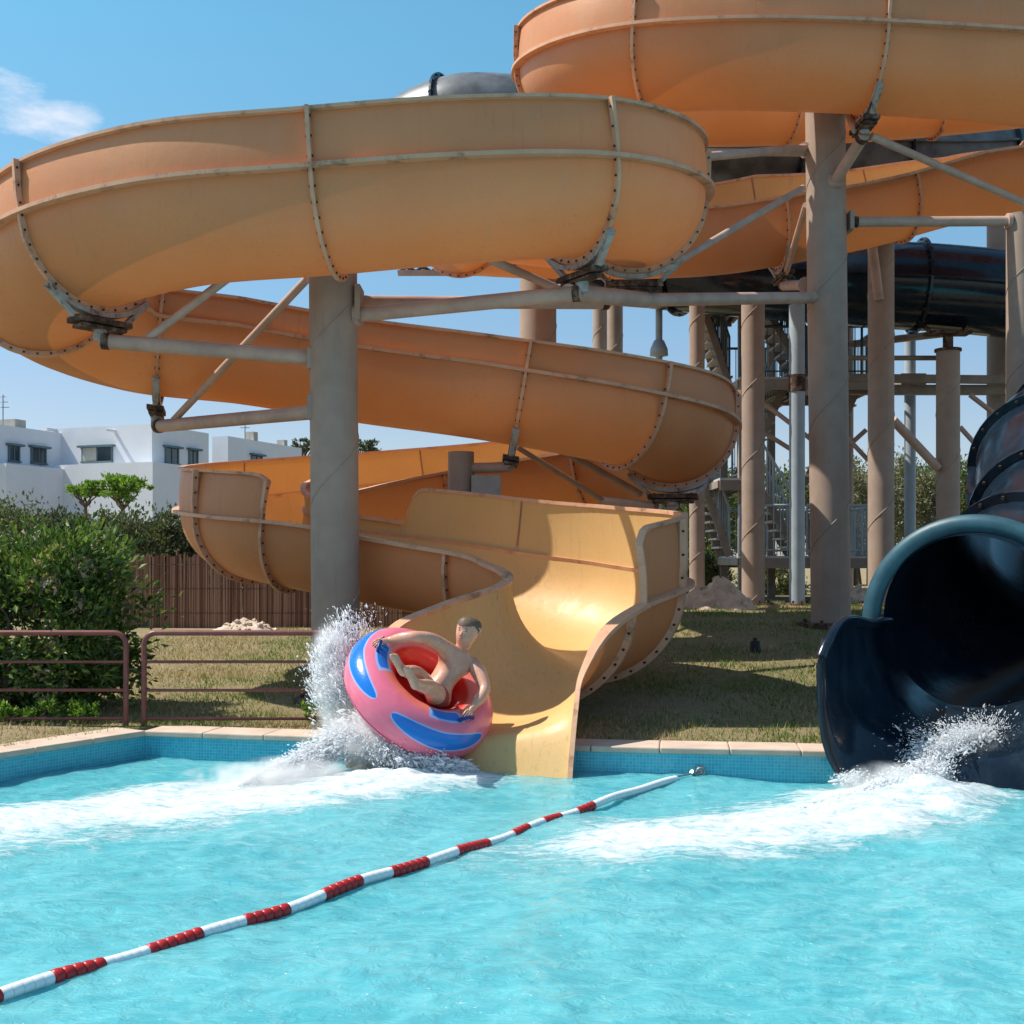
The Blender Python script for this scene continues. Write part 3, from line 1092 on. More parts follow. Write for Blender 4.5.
def build_columns():
    # --- left column, carries the upper loop
    DA = 13.9
    a = column('support_column', 336, 672, DA, 0.555, 262, 'thick foreground column left of the rider with two arms reaching left', pxt=333)
    ax = a.location.x
    j1 = joint_near(27.2); e1 = cradle(a, j1, .2)
    pa = Vector((ax - .26, DA, W(0, 358, DA).z))
    arm(a, pa, e1, .085)
    j2 = joint_near(29.6); e2 = cradle(a, j2, .22)
    pb = Vector((ax - .2, DA + .15, W(0, 410, DA).z))
    arm(a, pb, e2, .085)
    arm(a, e1.lerp(pa, .22) + Vector((0, .02, .08)), W(236, 272, 13.45), .05, 'brace', False)
    arm(a, W(307, 279, 14.0), e2.lerp(pb, .12) + Vector((0, 0, .06)), .048, 'brace', False)
    # right-hand arms to the middle junction
    j3 = joint_near(23.0); e3 = cradle(a, j3, .2)
    j4 = joint_near(22.0); e4 = cradle(a, j4, .2)
    pc = Vector((ax + .24, DA - .05, W(0, 316, DA).z))
    arm(a, pc, e3, .085)
    pd = Vector((ax + .2, DA + .2, W(0, 298, DA).z))
    arm(a, pd, e4 + Vector((-.3, .2, 0)), .075)
    mid = e3.lerp(e4, .5)
    arm(a, e3 + Vector((-.15, 0, .0)), e4 + Vector((.15, 0, .0)), .1, 'arm', False)
    arm(a, mid + Vector((-.4, 0, .0)), W(473, 252, 13.4), .05, 'brace', False)
    for (yy, hh) in ((305, .2), (360, .12), (408, .14)):
        z = W(0, yy, DA).z
        p = MB()
        p.box((ax + .24, DA - .2, z - hh), (ax + .30, DA + .2, z + hh)) if yy == 305 else p.box((ax - .31, DA - .15, z - hh), (ax - .25, DA + .15, z + hh))
        p.build('gusset_plate', M['paint'], a)

    # --- tall right column
    b = column('support_column', 831, 627, 18.0, 0.585, 100, 'tallest column standing on the grass beside the dark tube mouth', pxt=825)
    bx = b.location.x
    jt = joint_near(7.25); et = cradle(b, jt, .14)
    zb = W(0, 186, 18).z
    arm(b, Vector((bx, 17.75, zb)), et, .085)
    arm(b, W(845, 108, 17.9), et + Vector((-.1, .1, .1)), .05, 'brace', False)
    arm(b, W(806, 148, 18.0), W(690, 158, 15.8), .06)
    arm(b, W(806, 153, 18.05), W(690, 152, 16.2), .05)
    arm(b, W(803, 188, 17.9), W(660, 272, 15.6), .05, 'brace', False)
    arm(b, Vector((bx - .25, 17.9, W(0, 299, 18).z)), e4 + Vector((.1, .0, 0)), .085)
    arm(b, W(806, 300, 18.0), W(586, 297, 15.2), .04, 'tie_rod', False)
    jb = joint_near(14.75); eb = cradle(b, jb, .16)
    arm(b, W(806, 285, 18.2), eb, .08)
    arm(b, W(806, 205, 18.2), eb + Vector((0, -.1, .1)), .05, 'brace', False)
    p = MB()
    for (yy, hh, sx) in ((150, .28, -1), (299, .2, -1), (222, .14, 1)):
        z = W(0, yy, 18).z
        p.box((bx + sx * .28 - .03, 17.85, z - hh), (bx + sx * .28 + .03, 18.2, z + hh))
    p.build('gusset_plate', M['paint'], b)
    # far right column
    k = column('support_column', 1022, 640, 18.0, 0.45, 215, 'grey column cut by the right picture border above the dark tube')
    kx = k.location.x
    arm(k, Vector((kx - .2, 17.95, W(0, 222, 18).z)), Vector((bx + .3, 18, W(0, 222, 18).z)), .075)
    arm(k, Vector((kx - .05, 17.8, W(0, 207, 18).z)), et + Vector((.1, 0, -.02)), .055, 'brace', False)
    column('support_column', 1002, 640, 26.0, 0.62, 225, 'pale column seen just left of the right border column', group='slim background columns').name
    # column holding the middle tier
    m = column('support_column', 461, 650, 16.6, 0.36, 452, 'short column under the middle bend of the orange chute')
    jm = joint_near(32.55); em = cradle(m, jm, .1)
    arm(m, Vector((m.location.x + .1, 16.6, W(0, 468, 16.6).z)), em, .07, 'arm', False)
    mb = MB(); mb.box((m.location.x + .15, 16.4, W(0, 497, 16.6).z), (m.location.x + .55, 16.8, W(0, 476, 16.6).z)); mb.build('head_block', M['concrete'], m)
    # right-hand bend support
    q = column('support_column', 697, 584, 22.8, 0.29, 305, 'slim column behind the right bend of the orange chute', group='slim background columns')
    jq = joint_near(34.6); eq = cradle(q, jq, .12)
    arm(q, Vector((q.location.x - .1, 22.8, W(0, 490, 22.8).z)), eq, .09)
    arm(q, W(517, 447, 17.2), W(602, 500, 18.2), .04, 'brace', False)
    arm(q, W(562, 450, 17.2), W(640, 494, 18.0), .055, 'brace', False)
    # lower arms under the back bend
    arm(q, eq + Vector((-.2, .3, 0)), W(600, 500, 18.6), .06, 'arm', False)
    # the rest
    column('support_column', 538, 640, 21.6, 0.66, 250, 'column behind the bracket joint between the two orange tiers')
    column('support_column', 600, 600, 30.0, 0.36, 295, 'left one of two slim columns close together behind the orange chute', group='slim background columns')
    column('support_column', 615, 600, 29.0, 0.38, 295, 'right one of two slim columns close together behind the orange chute', group='slim background columns')
    column('support_column', 753, 603, 22.6, 0.435, 300, 'column with a reddish base in front of the stair tower')
    d = column('support_column', 881, 612, 22.0, 0.47, 245, 'column between the tall column and the short capped column')
    arm(d, W(872, 246, 21.7), W(879, 300, 21.74), .09, 'brace', False)
    i = column('support_column', 948, 620, 23.6, 0.45, 350, 'short capped column carrying the dark tube on a bracket', cap=True)
    mb = MB()
    tz = W(0, 350, 23.6).z
    x = i.location.x
    mb.tube([(x, 23.6, tz), (x, 23.6, tz + .3)], .1, 12, 0)
    mb.box((x - .42, 23.4, tz + .3), (x + .42, 23.8, tz + .36))
    mb.beam((x - .36, 23.6, tz + .36), (x - .6, 23.95, tz + .8), .07, .07); mb.beam((x + .3, 23.6, tz + .36), (x + .72, 23.95, tz + .9), .08, .08)
    mb.build('bracket', M['rust'], i)
    for yy, px0, px1 in ((378, 892, 940), (389, 842, 940), (389, 957, 1024), (378, 957, 1010)):
        pass
    column('support_column', 850, 600, 30.0, 0.17, 300, 'very thin tan post behind the tall column', seam=False, group='slim background columns')
    column('support_column', 1000, 600, 33.0, 0.24, 325, 'thin post at the far right behind the capped column', seam=False, group='slim background columns')
    # blue-grey poles
    pl = column('service_pole', 797, 606, 22.4, 0.29, 305, 'pale blue grey pole in front of the stair tower', mat='greypole', seam=False, group='blue grey poles')
    mb = MB(); b0 = pl.location; mb.tube([(b0.x, 22.4, W(0, 392, 22.4).z), (b0.x, 22.4, W(0, 375, 22.4).z)], .16, 20, 0); mb.build('collar', M['rust'], pl)
    p2 = column('service_pole', 910, 600, 27.0, 0.25, 318, 'blue grey pole between the capped column and its left neighbour', mat='greypole', seam=False, group='blue grey poles')
    b0 = p2.location
    mb = MB(); mb.box((b0.x - .28, 26.75, W(0, 393, 27).z), (b0.x + .28, 27.2, W(0, 375, 27).z)); mb.build('collar', M['tower_beam'], p2)
    p3 = column('service_pole', 659, 600, 26.0, 0.15, 270, 'narrow pole with a widened collar above the orange middle tier', mat='greypole', seam=False, group='blue grey poles')
    b0 = p3.location; zc = W(0, 350, 26).z
    mb = MB(); mb.lathe((b0.x, 26, zc), [(.08, .22), (.11, .2), (.19, .02), (.2, -.12), (.08, -.14)], 20); mb.build('collar', M['greypole'], p3)


build_columns()


# ------------------------------------------------------------------ cross frame between background columns
def build_frame():
    o = thing('steel_frame', W(930, 600, 24.6), 'horizontal steel bars and diagonal tying the right background columns together', 'steel frame')
    mb = MB()
    mb.beam(W(845, 378, 25.0), W(1024, 380, 25.0), .18, .16); mb.build('beam', M['tower_beam'], o)
    mb = MB(); mb.beam(W(845, 390, 25.4), W(1010, 390, 25.4), .2, .2); mb.build('beam', M['tower_beam'], o)
    mb = MB(); mb.tube([W(845, 358, 24.0), W(942, 358, 24.0)], .05, 10); mb.build('tie_bar', M['tower_beam'], o)
    mb = MB(); mb.tube([W(845, 345, 25.5), W(1010, 326, 25.5)], .08, 10); mb.build('tie_bar', M['arm'], o)
    mb = MB(); mb.tube([W(893, 420, 23.2), W(938, 468, 23.5)], .09, 10); mb.build('diagonal', M['arm'], o)
    mb = MB(); mb.tube([W(960, 427, 24.4), W(985, 455, 24.4)], .05, 10); mb.build('diagonal', M['arm'], o)
    mb = MB(); mb.tube([W(970, 395, 24.4), W(1000, 418, 24.4)], .05, 10); mb.build('diagonal', M['arm'], o)
    # small steel truss seen under the upper tier
    t = thing('walkway_truss', W(465, 262, 24.0), 'small steel truss seen under the big upper orange bend', 'truss')
    z = W(0, 262, 24).z
    x0, x1 = W(398, 0, 24).x, W(540, 0, 24).x
    for nm, dz, dy in (('chord', 0, 0), ('chord', 0, .9), ('chord', -.22, 0)):
        mb = MB(); mb.beam((x0, 24 + dy, z + dz), (x1, 24 + dy, z + dz), .1, .1); mb.build(nm, M['arm'], t)
    mb = MB()
    for k in range(9):
        xa = x0 + (x1 - x0) * k / 9; xb = x0 + (x1 - x0) * (k + 1) / 9
        mb.beam((xa, 24.0, z), (xb, 24.9, z + .0), .06, .06)
        mb.beam((xa, 24.0, z - .22), (xb, 24.0, z), .05, .05)
    mb.build('lacing', M['rust'], t)
    mb = MB(); mb.tube([(x1 - .2, 24.4, z), (x1 + .3, 23.9, gz(x1, 24))], .12, 12); mb.build('post', M['arm'], t)


build_frame()


# ------------------------------------------------------------------ stair tower
def build_tower():
    D = 26.0
    zl = lambda y: W(0, y, D).z
    X = lambda p: W(p, 0, D).x
    base = Vector((X(790), D + 1, gz(X(790), D)))
    o = thing('stair_tower', base, 'steel stair tower with railed landings behind the columns', 'stairs')
    g0 = gz(X(790), D)

    def landing(p0, p1, y, d0, d1):
        mb = MB()
        z = zl(y)
        mb.box((X(p0), d0, z - .05), (X(p1), d1, z), 1)
        mb.box((X(p0), d0 - .06, z - .26), (X(p1), d0 + .04, z - .051), 0)
        mb.box((X(p0), d1 - .04, z - .26), (X(p1), d1 + .06, z - .051), 0)
        for k in range(5):
            xx = X(p0) + (X(p1) - X(p0)) * k / 4
            mb.box((xx - .04, d0 + .041, z - .2), (xx + .04, d1 - .041, z - .052), 0)
        mb.build('landing', [M['tower_beam'], M['tread']], o)

    def railing(pa, pb, h=1.05, step=.13):
        pale = pa[2] < zl(470)
        pa = Vector(pa); pb = Vector(pb)
        mb = MB()
        L = (pb - pa).length
        n = max(2, int(L / step))
        for k in range(n + 1):
            p = pa.lerp(pb, k / n)
            w = .028 if k % 8 == 0 or k == n else .011
            mb.tube([p + Vector((0, 0, .02)), p + Vector((0, 0, h))], w, 5, 0, True, False)
        mb.tube([pa + Vector((0, 0, h)), pb + Vector((0, 0, h))], .03, 8)
        mb.tube([pa + Vector((0, 0, .12)), pb + Vector((0, 0, .12))], .018, 6)
        mb.build('railing', M['greypole'] if pale else M['tower_rail'], o)

    def flight(p0, y0, p1, y1, d, wd=1.0, rail=True, closed=False):
        a = Vector((X(p0), d, zl(y0))); b = Vector((X(p1), d, zl(y1)))
        mb = MB()
        for dy in (0, wd):
            mb.beam(a + Vector((0, dy, 0)), b + Vector((0, dy, 0)), .05, .15, 0)
        n = max(3, int(abs(b.z - a.z) / .18))
        for k in range(1, n):
            p = a.lerp(b, k / n)
            mb.box((p.x - .15, d + .03, p.z - .02), (p.x + .15, d + wd - .03, p.z + .02), 1)
        mb.build('stair_flight', [M['tower_beam'], M['tread']], o)
        if rail:
            railing(a, b); railing(a + Vector((0, wd, 0)), b + Vector((0, wd, 0)))

    # landings
    landing(731, 868, 556, 25.0, 27.6)
    landing(712, 745, 481, 25.0, 27.6)
    landing(731, 868, 384, 25.0, 27.6)
    landing(706, 745, 300, 25.0, 27.6)
    # flights
    flight(790, 556, 745, 481, 25.1, 1.0)
    flight(745, 481, 790, 384, 26.5, 1.0)
    flight(796, 384, 748, 300, 25.1, 1.0)
    flight(703, 478, 731, 556, 26.2, 1.1)
    flight(704, 303, 731, 384, 26.2, 1.1)
    flight(822, 480, 866, 384, 26.6, 1.0, False)
    flight(790, 300, 735, 215, 25.4, 1.0)
    # landing rails
    for y in (556, 384):
        railing((X(731), 25.0, zl(y)), (X(790), 25.0, zl(y)))
        railing((X(796), 25.0, zl(y)), (X(868), 25.0, zl(y)))
        railing((X(731), 27.6, zl(y)), (X(868), 27.6, zl(y)))
        railing((X(868), 25.0, zl(y)), (X(868), 27.6, zl(y)))
    railing((X(706), 25.0, zl(300)), (X(745), 25.0, zl(300)))
    # posts
    for p, d in ((735, 25.2), (735, 27.4), (785, 27.4), (812, 25.2), (864, 25.2), (864, 27.4)):
        mb = MB()
        mb.beam((X(p), d, g0 - .05), (X(p), d, zl(230)), .16, .16)
        mb.build('post', M['tower_beam'], o)
    for a, b in (((760, 400, 25.3), (812, 440, 25.3)), ((760, 430, 25.5), (800, 455, 25.5)), ((812, 400, 25.3), (868, 460, 25.3)), ((866, 430, 25.4), (822, 470, 25.4))):
        mb = MB(); mb.tube([W(*a), W(*b)], .05, 8); mb.build('brace', M['arm'], o)
    # grey control box under the landing
    s = thing('utility_cabinet', (X(812), 24.6, g0), 'grey utility cabinet beside the blue grey pole at the stairs', 'cabinet')
    mb = MB(); mb.box((X(796), 24.4, zl(545)), (X(812), 24.8, zl(508))); mb.build('cabinet_body', M['greypole'], s)
    mb = MB(); mb.box((X(797), 24.37, zl(543)), (X(811), 24.398, zl(510))); h = mb.build('cabinet_door', M['greypole'], s)
    mb = MB(); mb.beam((X(804), 24.6, g0 - .02), (X(804), 24.6, zl(545)), .08, .08); mb.build('stand', M['tower_steel'], s)


build_tower()


# ------------------------------------------------------------------ foliage
def leaf_mat(name, cols, rough=0.5, trans=0.25):
    t = NT(name)
    oi = t.n('ShaderNodeNewGeometry')
    v = t.coord()
    f = t.math('ADD', t.math('MULTIPLY', oi.outputs['Random Per Island'], 0.75), t.math('MULTIPLY', t.noise(v, 1.2, 3), 0.3))
    c = t.ramp(f, [(0.1 + 0.8 * k / (len(cols) - 1), q) for k, q in enumerate(cols)])
    t.base(c)
    t.set(rough=rough, spec=0.4)
    tr = t.n('ShaderNodeBsdfTranslucent')
    t.l(t.mix(1.0, c, (1.4, 1.5, 0.7), 'MULTIPLY'), tr.inputs['Color'])
    mx = t.n('ShaderNodeMixShader'); mx.inputs[0].default_value = trans
    t.l(t.b.outputs[0], mx.inputs[1]); t.l(tr.outputs[0], mx.inputs[2]); t.l(mx.outputs[0], t.out.inputs['Surface'])
    return t.m


M['leaf_bush'] = leaf_mat('glossy_bush_leaf', [(0.03, 0.06, 0.016), (0.06, 0.11, 0.025), (0.105, 0.17, 0.035), (0.26, 0.32, 0.085)], 0.35, .25)
M['leaf_blossom'] = leaf_mat('dry_blossom', [(0.38, 0.29, 0.19), (0.55, 0.44, 0.31)], 0.7)
M['leaf_hedge'] = leaf_mat('hedge_leaf', [(0.06, 0.075, 0.028), (0.12, 0.135, 0.05), (0.19, 0.20, 0.085)], 0.6)
M['leaf_dark'] = leaf_mat('dark_hedge_leaf', [(0.045, 0.055, 0.028), (0.085, 0.10, 0.048), (0.15, 0.155, 0.08)], 0.6)
M['leaf_lime'] = leaf_mat('young_tree_leaf', [(0.08, 0.15, 0.02), (0.15, 0.26, 0.04), (0.24, 0.36, 0.07)], 0.5, 0.35)
M['leaf_olive'] = leaf_mat('scrub_leaf', [(0.10, 0.10, 0.05), (0.17, 0.16, 0.085), (0.26, 0.235, 0.14)], 0.7)
M['leaf_far'] = leaf_mat('far_tree_leaf', [(0.06, 0.085, 0.03), (0.11, 0.14, 0.05), (0.18, 0.20, 0.08)], 0.7)


def leaves(centers, normals, size, aspect=0.45, jitter=0.8, r=rng):
    """bent diamond leaves; returns verts, faces (4 per leaf as two tris-quads)"""
    n = len(centers)
    d = normals + jitter * r.normal(size=(n, 3))
    d /= np.linalg.norm(d, axis=1)[:, None] + 1e-9
    q = r.normal(size=(n, 3))
    side = np.cross(d, q); side /= np.linalg.norm(side, axis=1)[:, None] + 1e-9
    up = np.cross(side, d)
    sz = size * r.uniform(0.6, 1.3, n)[:, None]
    a = centers - d * sz * .5
    b = centers + side * sz * aspect * .5 + up * sz * .08
    c = centers + d * sz * .5 - up * sz * .12
    e = centers - side * sz * aspect * .5 + up * sz * .08
    V = np.stack([a, b, c, e], 1).reshape(-1, 3)
    Fc = np.arange(4 * n).reshape(-1, 4)
    return V, Fc


def clump_points(cen, rad, nclump, per, r=rng, flat=1.0, shell=0.55, box=False):
    """leaf centres gathered in clumps spread over an irregular volume"""
    C = []
    out = []; nor = []
    cen = np.array(cen); rad = np.array(rad)
    for k in range(nclump):
        d = r.normal(size=3); d /= np.linalg.norm(d)
        if box:
            d = np.sign(d) * np.abs(d) ** 0.55
            d = d / max(1.0, np.max(np.abs(d)))
        f = r.uniform(shell, 1.0) ** 0.8
        wob = 0.82 + 0.36 * mnoise.noise(Vector(d * 1.7 + cen * 0.37))
        p = cen + d * rad * f * wob
        cr = rad.mean() * r.uniform(0.10, 0.24)
        q = r.normal(size=(per, 3)) * cr * 0.55
        q[:, 2] *= flat
        out.append(p + q)
        nn = q / (np.linalg.norm(q, axis=1)[:, None] + 1e-6) + d[None] * 0.8 + np.array([0, 0, 0.5])
        nor.append(nn)
    return np.vstack(out), np.vstack(nor)


def trunk(mb, base, top, r0, r1, wob=.1, n=6, sides=10):
    base = Vector(base); top = Vector(top)
    pts = []
    for k in range(n + 1):
        f = k / n
        p = base.lerp(top, f) + Vector((random.uniform(-wob, wob), random.uniform(-wob, wob), 0)) * (0 if k in (0,) else 1)
        pts.append(p)
    mb.tube(pts, [r0 + (r1 - r0) * k / n for k in range(n + 1)], sides, 0)
    return pts


def bush(name, cen, rad, label, cat, mat, leaf, nclump, per, group=None, box=False, extra=None, stems=5):
    g = gz(cen[0], cen[1])
    root = thing(name, (cen[0], cen[1], g), label, cat, group)
    P, N = clump_points(cen, rad, nclump, per, box=box)
    keep = P[:, 2] > g + .02
    P, N = P[keep], N[keep]
    V, Fc = leaves(P, N, leaf)
    mats = [mat] if extra is None else [mat, extra]
    mi = np.zeros(len(Fc), dtype=int)
    if extra is not None:
        # pale dry flower heads gathered in spots on the outside
        spots = P[rng.integers(0, len(P), 130)]
        for sp in spots:
            d = np.linalg.norm(P - sp, axis=1)
            mi[(d < .12) & (rng.random(len(P)) < .7)] = 1
    np_obj('foliage', V, Fc, mats, root, mi=mi)
    mb = MB()
    for k in range(stems):
        a = random.uniform(0, 6.28)
        b = (cen[0] + .35 * rad[0] * math.cos(a), cen[1] + .35 * rad[1] * math.sin(a), g - .05)
        t = (cen[0] + .7 * rad[0] * math.cos(a), cen[1] + .6 * rad[1] * math.sin(a), cen[2] + rad[2] * random.uniform(.1, .6))
        trunk(mb, b, t, .045 * rad[2], .012 * rad[2], .05)
    mb.build('stem', M['trunk'], root)
    return root


def tree(cen, rad, label, mat, leaf, nclump, per, hbase=None, group=None, r0=.12, name='tree', lean=0.0):
    g = gz(cen[0], cen[1]) if hbase is None else hbase
    root = thing(name, (cen[0] + lean, cen[1], g), label, 'tree', group)
    mb = MB()
    fork = Vector((cen[0] + lean * .3, cen[1], g + (cen[2] - rad[2] - g) * .9 + .1))
    trunk(mb, (cen[0] + lean, cen[1], g - .1), fork, r0, r0 * .7, r0 * .4)
    tips = []
    for k in range(9):
        d = rng.normal(size=3); d[2] = abs(d[2]) * .7 + .2; d /= np.linalg.norm(d)
        tip = Vector(np.array(cen) + d * np.array(rad) * .75 - np.array([0, 0, rad[2] * .25]))
        trunk(mb, fork, tip, r0 * .5, r0 * .12, r0 * .5, 5, 7)
        tips.append(tip)
    mb.build('trunk', M['trunk'], root)
    P, N = clump_points(cen, rad, nclump, per, flat=.7, shell=.3)
    V, Fc = leaves(P, N, leaf)
    np_obj('crown', V, Fc, mat, root)
    return root


def build_plants():
    # big glossy bush behind the left railing
    bush('flowering_bush', (-5.3, 13.15, 1.22), (1.30, 0.95, 1.10), 'big glossy green bush with pale dry blossoms behind the maroon railing', 'bush',
         M['leaf_bush'], .10, 640, 44, box=True, extra=M['leaf_blossom'], stems=9)
    # low plants at the foot of the bush
    for k, (x, y, s) in enumerate(((-4.75, 12.15, .26), (-4.35, 12.2, .22), (-5.1, 12.1, .2))):
        lab = ('largest low leafy plant at the foot of the glossy bush', 'low leafy plant nearest the end of the left railing', 'smallest low plant at the bush foot by the left border')[k]
        bush('low_plant', (x, y, .22 + s * .5), (s, s * .7, s * .7), lab, 'plant', M['leaf_lime'], .07, 26, 20, group='low plants by the pool edge', stems=2)
    bush('low_plant', (-2.0, 12.3, .36), (.18, .15, .16), 'green weed tuft behind the splash by the railing', 'plant', M['leaf_lime'], .06, 16, 16, group='low plants by the pool edge', stems=2)
    # clipped scrub behind the reed fence
    spots = [(-14.2, 29.5, 1.75, 1.9, 'leftmost scrub bush below the white house with blue windows', 'leaf_hedge'), (-12.6, 30.5, 1.8, 1.9, 'olive scrub bush below the low white wall', 'leaf_hedge'),
             (-11.2, 29.0, 1.65, 1.7, 'scrub bush left of the two small trees', 'leaf_dark'), (-10.0, 30.0, 1.7, 1.8, 'scrub bush under the two small trees', 'leaf_hedge'),
             (-8.6, 28.6, 1.65, 1.75, 'grey green scrub bush above the left end of the reed fence', 'leaf_dark'), (-7.4, 29.0, 1.6, 1.7, 'dark scrub bush beside the left bend of the orange chute', 'leaf_dark'),
             (-5.8, 30.0, 1.6, 1.5, 'scrub bush hidden mostly behind the orange chute', 'leaf_hedge')]
    for x, y, z, r_, lab, mt in spots:
        bush('scrub_bush', (x, y, z), (1.35, 1.2, r_), lab, 'bush', M[mt], .12, 260, 46, group='scrub behind the reed fence', stems=4)
    # two young trees before the houses
    tree((-16.0, 45.0, 4.55), (1.0, .8, .42), 'left smaller young tree with thin lime crown before the white houses', M['leaf_lime'], .17, 34, 30, group='young trees before the houses', r0=.09, name='young_tree')
    tree((-14.6, 45.0, 4.65), (1.15, .9, .62), 'right larger young tree with bright lime crown before the white houses', M['leaf_lime'], .17, 56, 34, group='young trees before the houses', r0=.11, name='young_tree')
    # far trees
    for px, py, w, h, d, lab in ((303, 446, .9, .7, 75, 'small dark tree top behind the roofs left of the thick column'), (368, 447, 1.1, .55, 75, 'small dark tree top showing above the orange rim right of the thick column')):
        c = W(px, py, d)
        tree((c.x, d, c.z), (w, .9, h), lab, M['leaf_dark'], .22, 26, 26, group='tree tops behind the houses', r0=.15)
    # scrub and trees behind the tower
    row = [(690, 520, 34, 2.0, 2.0, 'leaf_far', 'green bush behind the slim column right of the orange bend'), (722, 515, 38, 1.7, 1.6, 'leaf_far', 'bushy tree behind the left flights of the stair tower'),
           (775, 505, 44, 2.2, 2.0, 'leaf_far', 'green tree seen through the stair tower'), (835, 512, 44, 2.2, 2.2, 'leaf_olive', 'olive scrub behind the tall column'),
           (868, 515, 46, 1.9, 2.3, 'leaf_olive', 'pale dry scrub left of the column beside the blue grey pole'), (905, 505, 48, 1.8, 2.4, 'leaf_olive', 'pale dry scrub around the blue grey pole'),
           (932, 500, 52, 1.9, 2.2, 'leaf_far', 'green tree behind the short capped column'), (968, 503, 48, 2.0, 2.2, 'leaf_far', 'green tree between capped column and dark tube'),
           (1004, 510, 48, 2.0, 2.2, 'leaf_olive', 'olive scrub behind the dark tube bend'), (650, 520, 40, 2.0, 2.0, 'leaf_far', 'green bush mostly hidden by the right orange bend'),
           (700, 575, 28, .8, .8, 'leaf_hedge', 'low shrub beside the sand heap under the stairs'), (770, 588, 29.5, 1.1, .75, 'leaf_hedge', 'low green shrub below the stair landing')]
    for px, py, d, w, h, mt, lab in row:
        c = W(px, py, d)
        bush('scrub_tree' if h > 1 else 'scrub_bush', (c.x, d, c.z), (w, w * .8, h), lab, 'bush', M[mt], .16 if d > 32 else .09, 170, 40, group='scrub behind the stair tower', stems=4)


build_plants()


# ------------------------------------------------------------------ lawn blades
def build_grass():
    n = 170000
    x = rng.uniform(-9, 8, n); f = rng.random(n) ** 1.3
    y = edge_y(x) + .42 + f * 14.0
    keep = np.abs(x) < y * .5
    x, y = x[keep], y[keep]
    dens = fbm(x * 1.2, y * 1.2, 4, 44)
    keep = rng.random(len(x)) < np.clip(dens * 2.2 - .45, .12, 1)
    x, y = x[keep], y[keep]; n = len(x)
    z = ground_z(x, y)
    h = rng.uniform(.02, .055, n) * (0.7 + fbm(x * 2, y * 2, 2, 50))
    a = rng.uniform(0, 6.28, n)
    w = rng.uniform(.004, .009, n)
    le = rng.normal(scale=.025, size=(n, 2))
    V = np.stack([np.stack([x - w * np.cos(a), y - w * np.sin(a), z - .004], 1), np.stack([x + w * np.cos(a), y + w * np.sin(a), z - .004], 1),
                  np.stack([x + le[:, 0], y + le[:, 1], z + h], 1)], 1).reshape(-1, 3)
    g = fbm(x * .6 + 3, y * .6, 4, 70) + rng.normal(scale=.07, size=n) + .17 * sstep(-1.0, 1.0, x) - .02
    mi = (g < .52).astype(int)
    dry = leaf_mat('dry_grass_blade', [(0.27, 0.20, 0.10), (0.40, 0.31, 0.165), (0.50, 0.40, 0.24)], .8, .2)
    grn = leaf_mat('green_grass_blade', [(0.075, 0.125, 0.022), (0.13, 0.19, 0.04), (0.20, 0.24, 0.075)], .7, .3)
    o = np_obj('grass', V, np.arange(3 * n).reshape(-1, 3), [grn, dry], mi=mi, nper=3)
    tag(o, 'short dry and green grass blades on the lawn', 'grass', kind='stuff')


build_grass()


# ------------------------------------------------------------------ fences and rails
def build_rails():
    def rail(x0, x1, yy, label, bend_left, bend_right, zb=.24):
        o = thing('pool_railing', ((x0 + x1) / 2, yy, zb), label, 'railing', 'maroon railings by the pool')
        H = .93; rr = .12; r = .028
        pts = []
        if bend_left:
            pts += [(x0, yy, zb - .03)]
            for k in range(7):
                a = math.pi - k * math.pi / 12
                pts.append((x0 + rr + rr * math.cos(a), yy, zb + H - rr + rr * math.sin(a)))
        else: pts.append((x0, yy, zb + H))
        if bend_right:
            for k in range(7):
                a = math.pi / 2 - k * math.pi / 12
                pts.append((x1 - rr + rr * math.cos(a), yy, zb + H - rr + rr * math.sin(a)))
            pts.append((x1, yy, zb - .03))
        else: pts.append((x1, yy, zb + H))
        mb = MB(); mb.tube(pts, r, 12); mb.build('hoop', M['rail_red'], o)
        for dz in (.64, .355, .07):
            mb = MB(); mb.tube([(x0 + .02, yy, zb + dz), (x1 - .02, yy, zb + dz)], .015, 8); mb.build('bar', M['rail_red'], o)
        if not bend_right:
            mb = MB(); mb.tube([(x1, yy, zb - .03), (x1, yy, zb + H)], r, 12); mb.build('post', M['rail_red'], o)
        if not bend_left:
            mb = MB(); mb.tube([(x0, yy, zb - .03), (x0, yy, zb + H)], r, 12); mb.build('post', M['rail_red'], o)
    d = 12.02
    rail(W(-120, 0, d).x, W(126, 0, d).x, d, 'maroon tube railing in front of the glossy bush', False, True)
    rail(W(144, 0, d).x, W(345, 0, d).x, d, 'maroon tube railing in front of the dry lawn left of the rider', True, False)


build_rails()


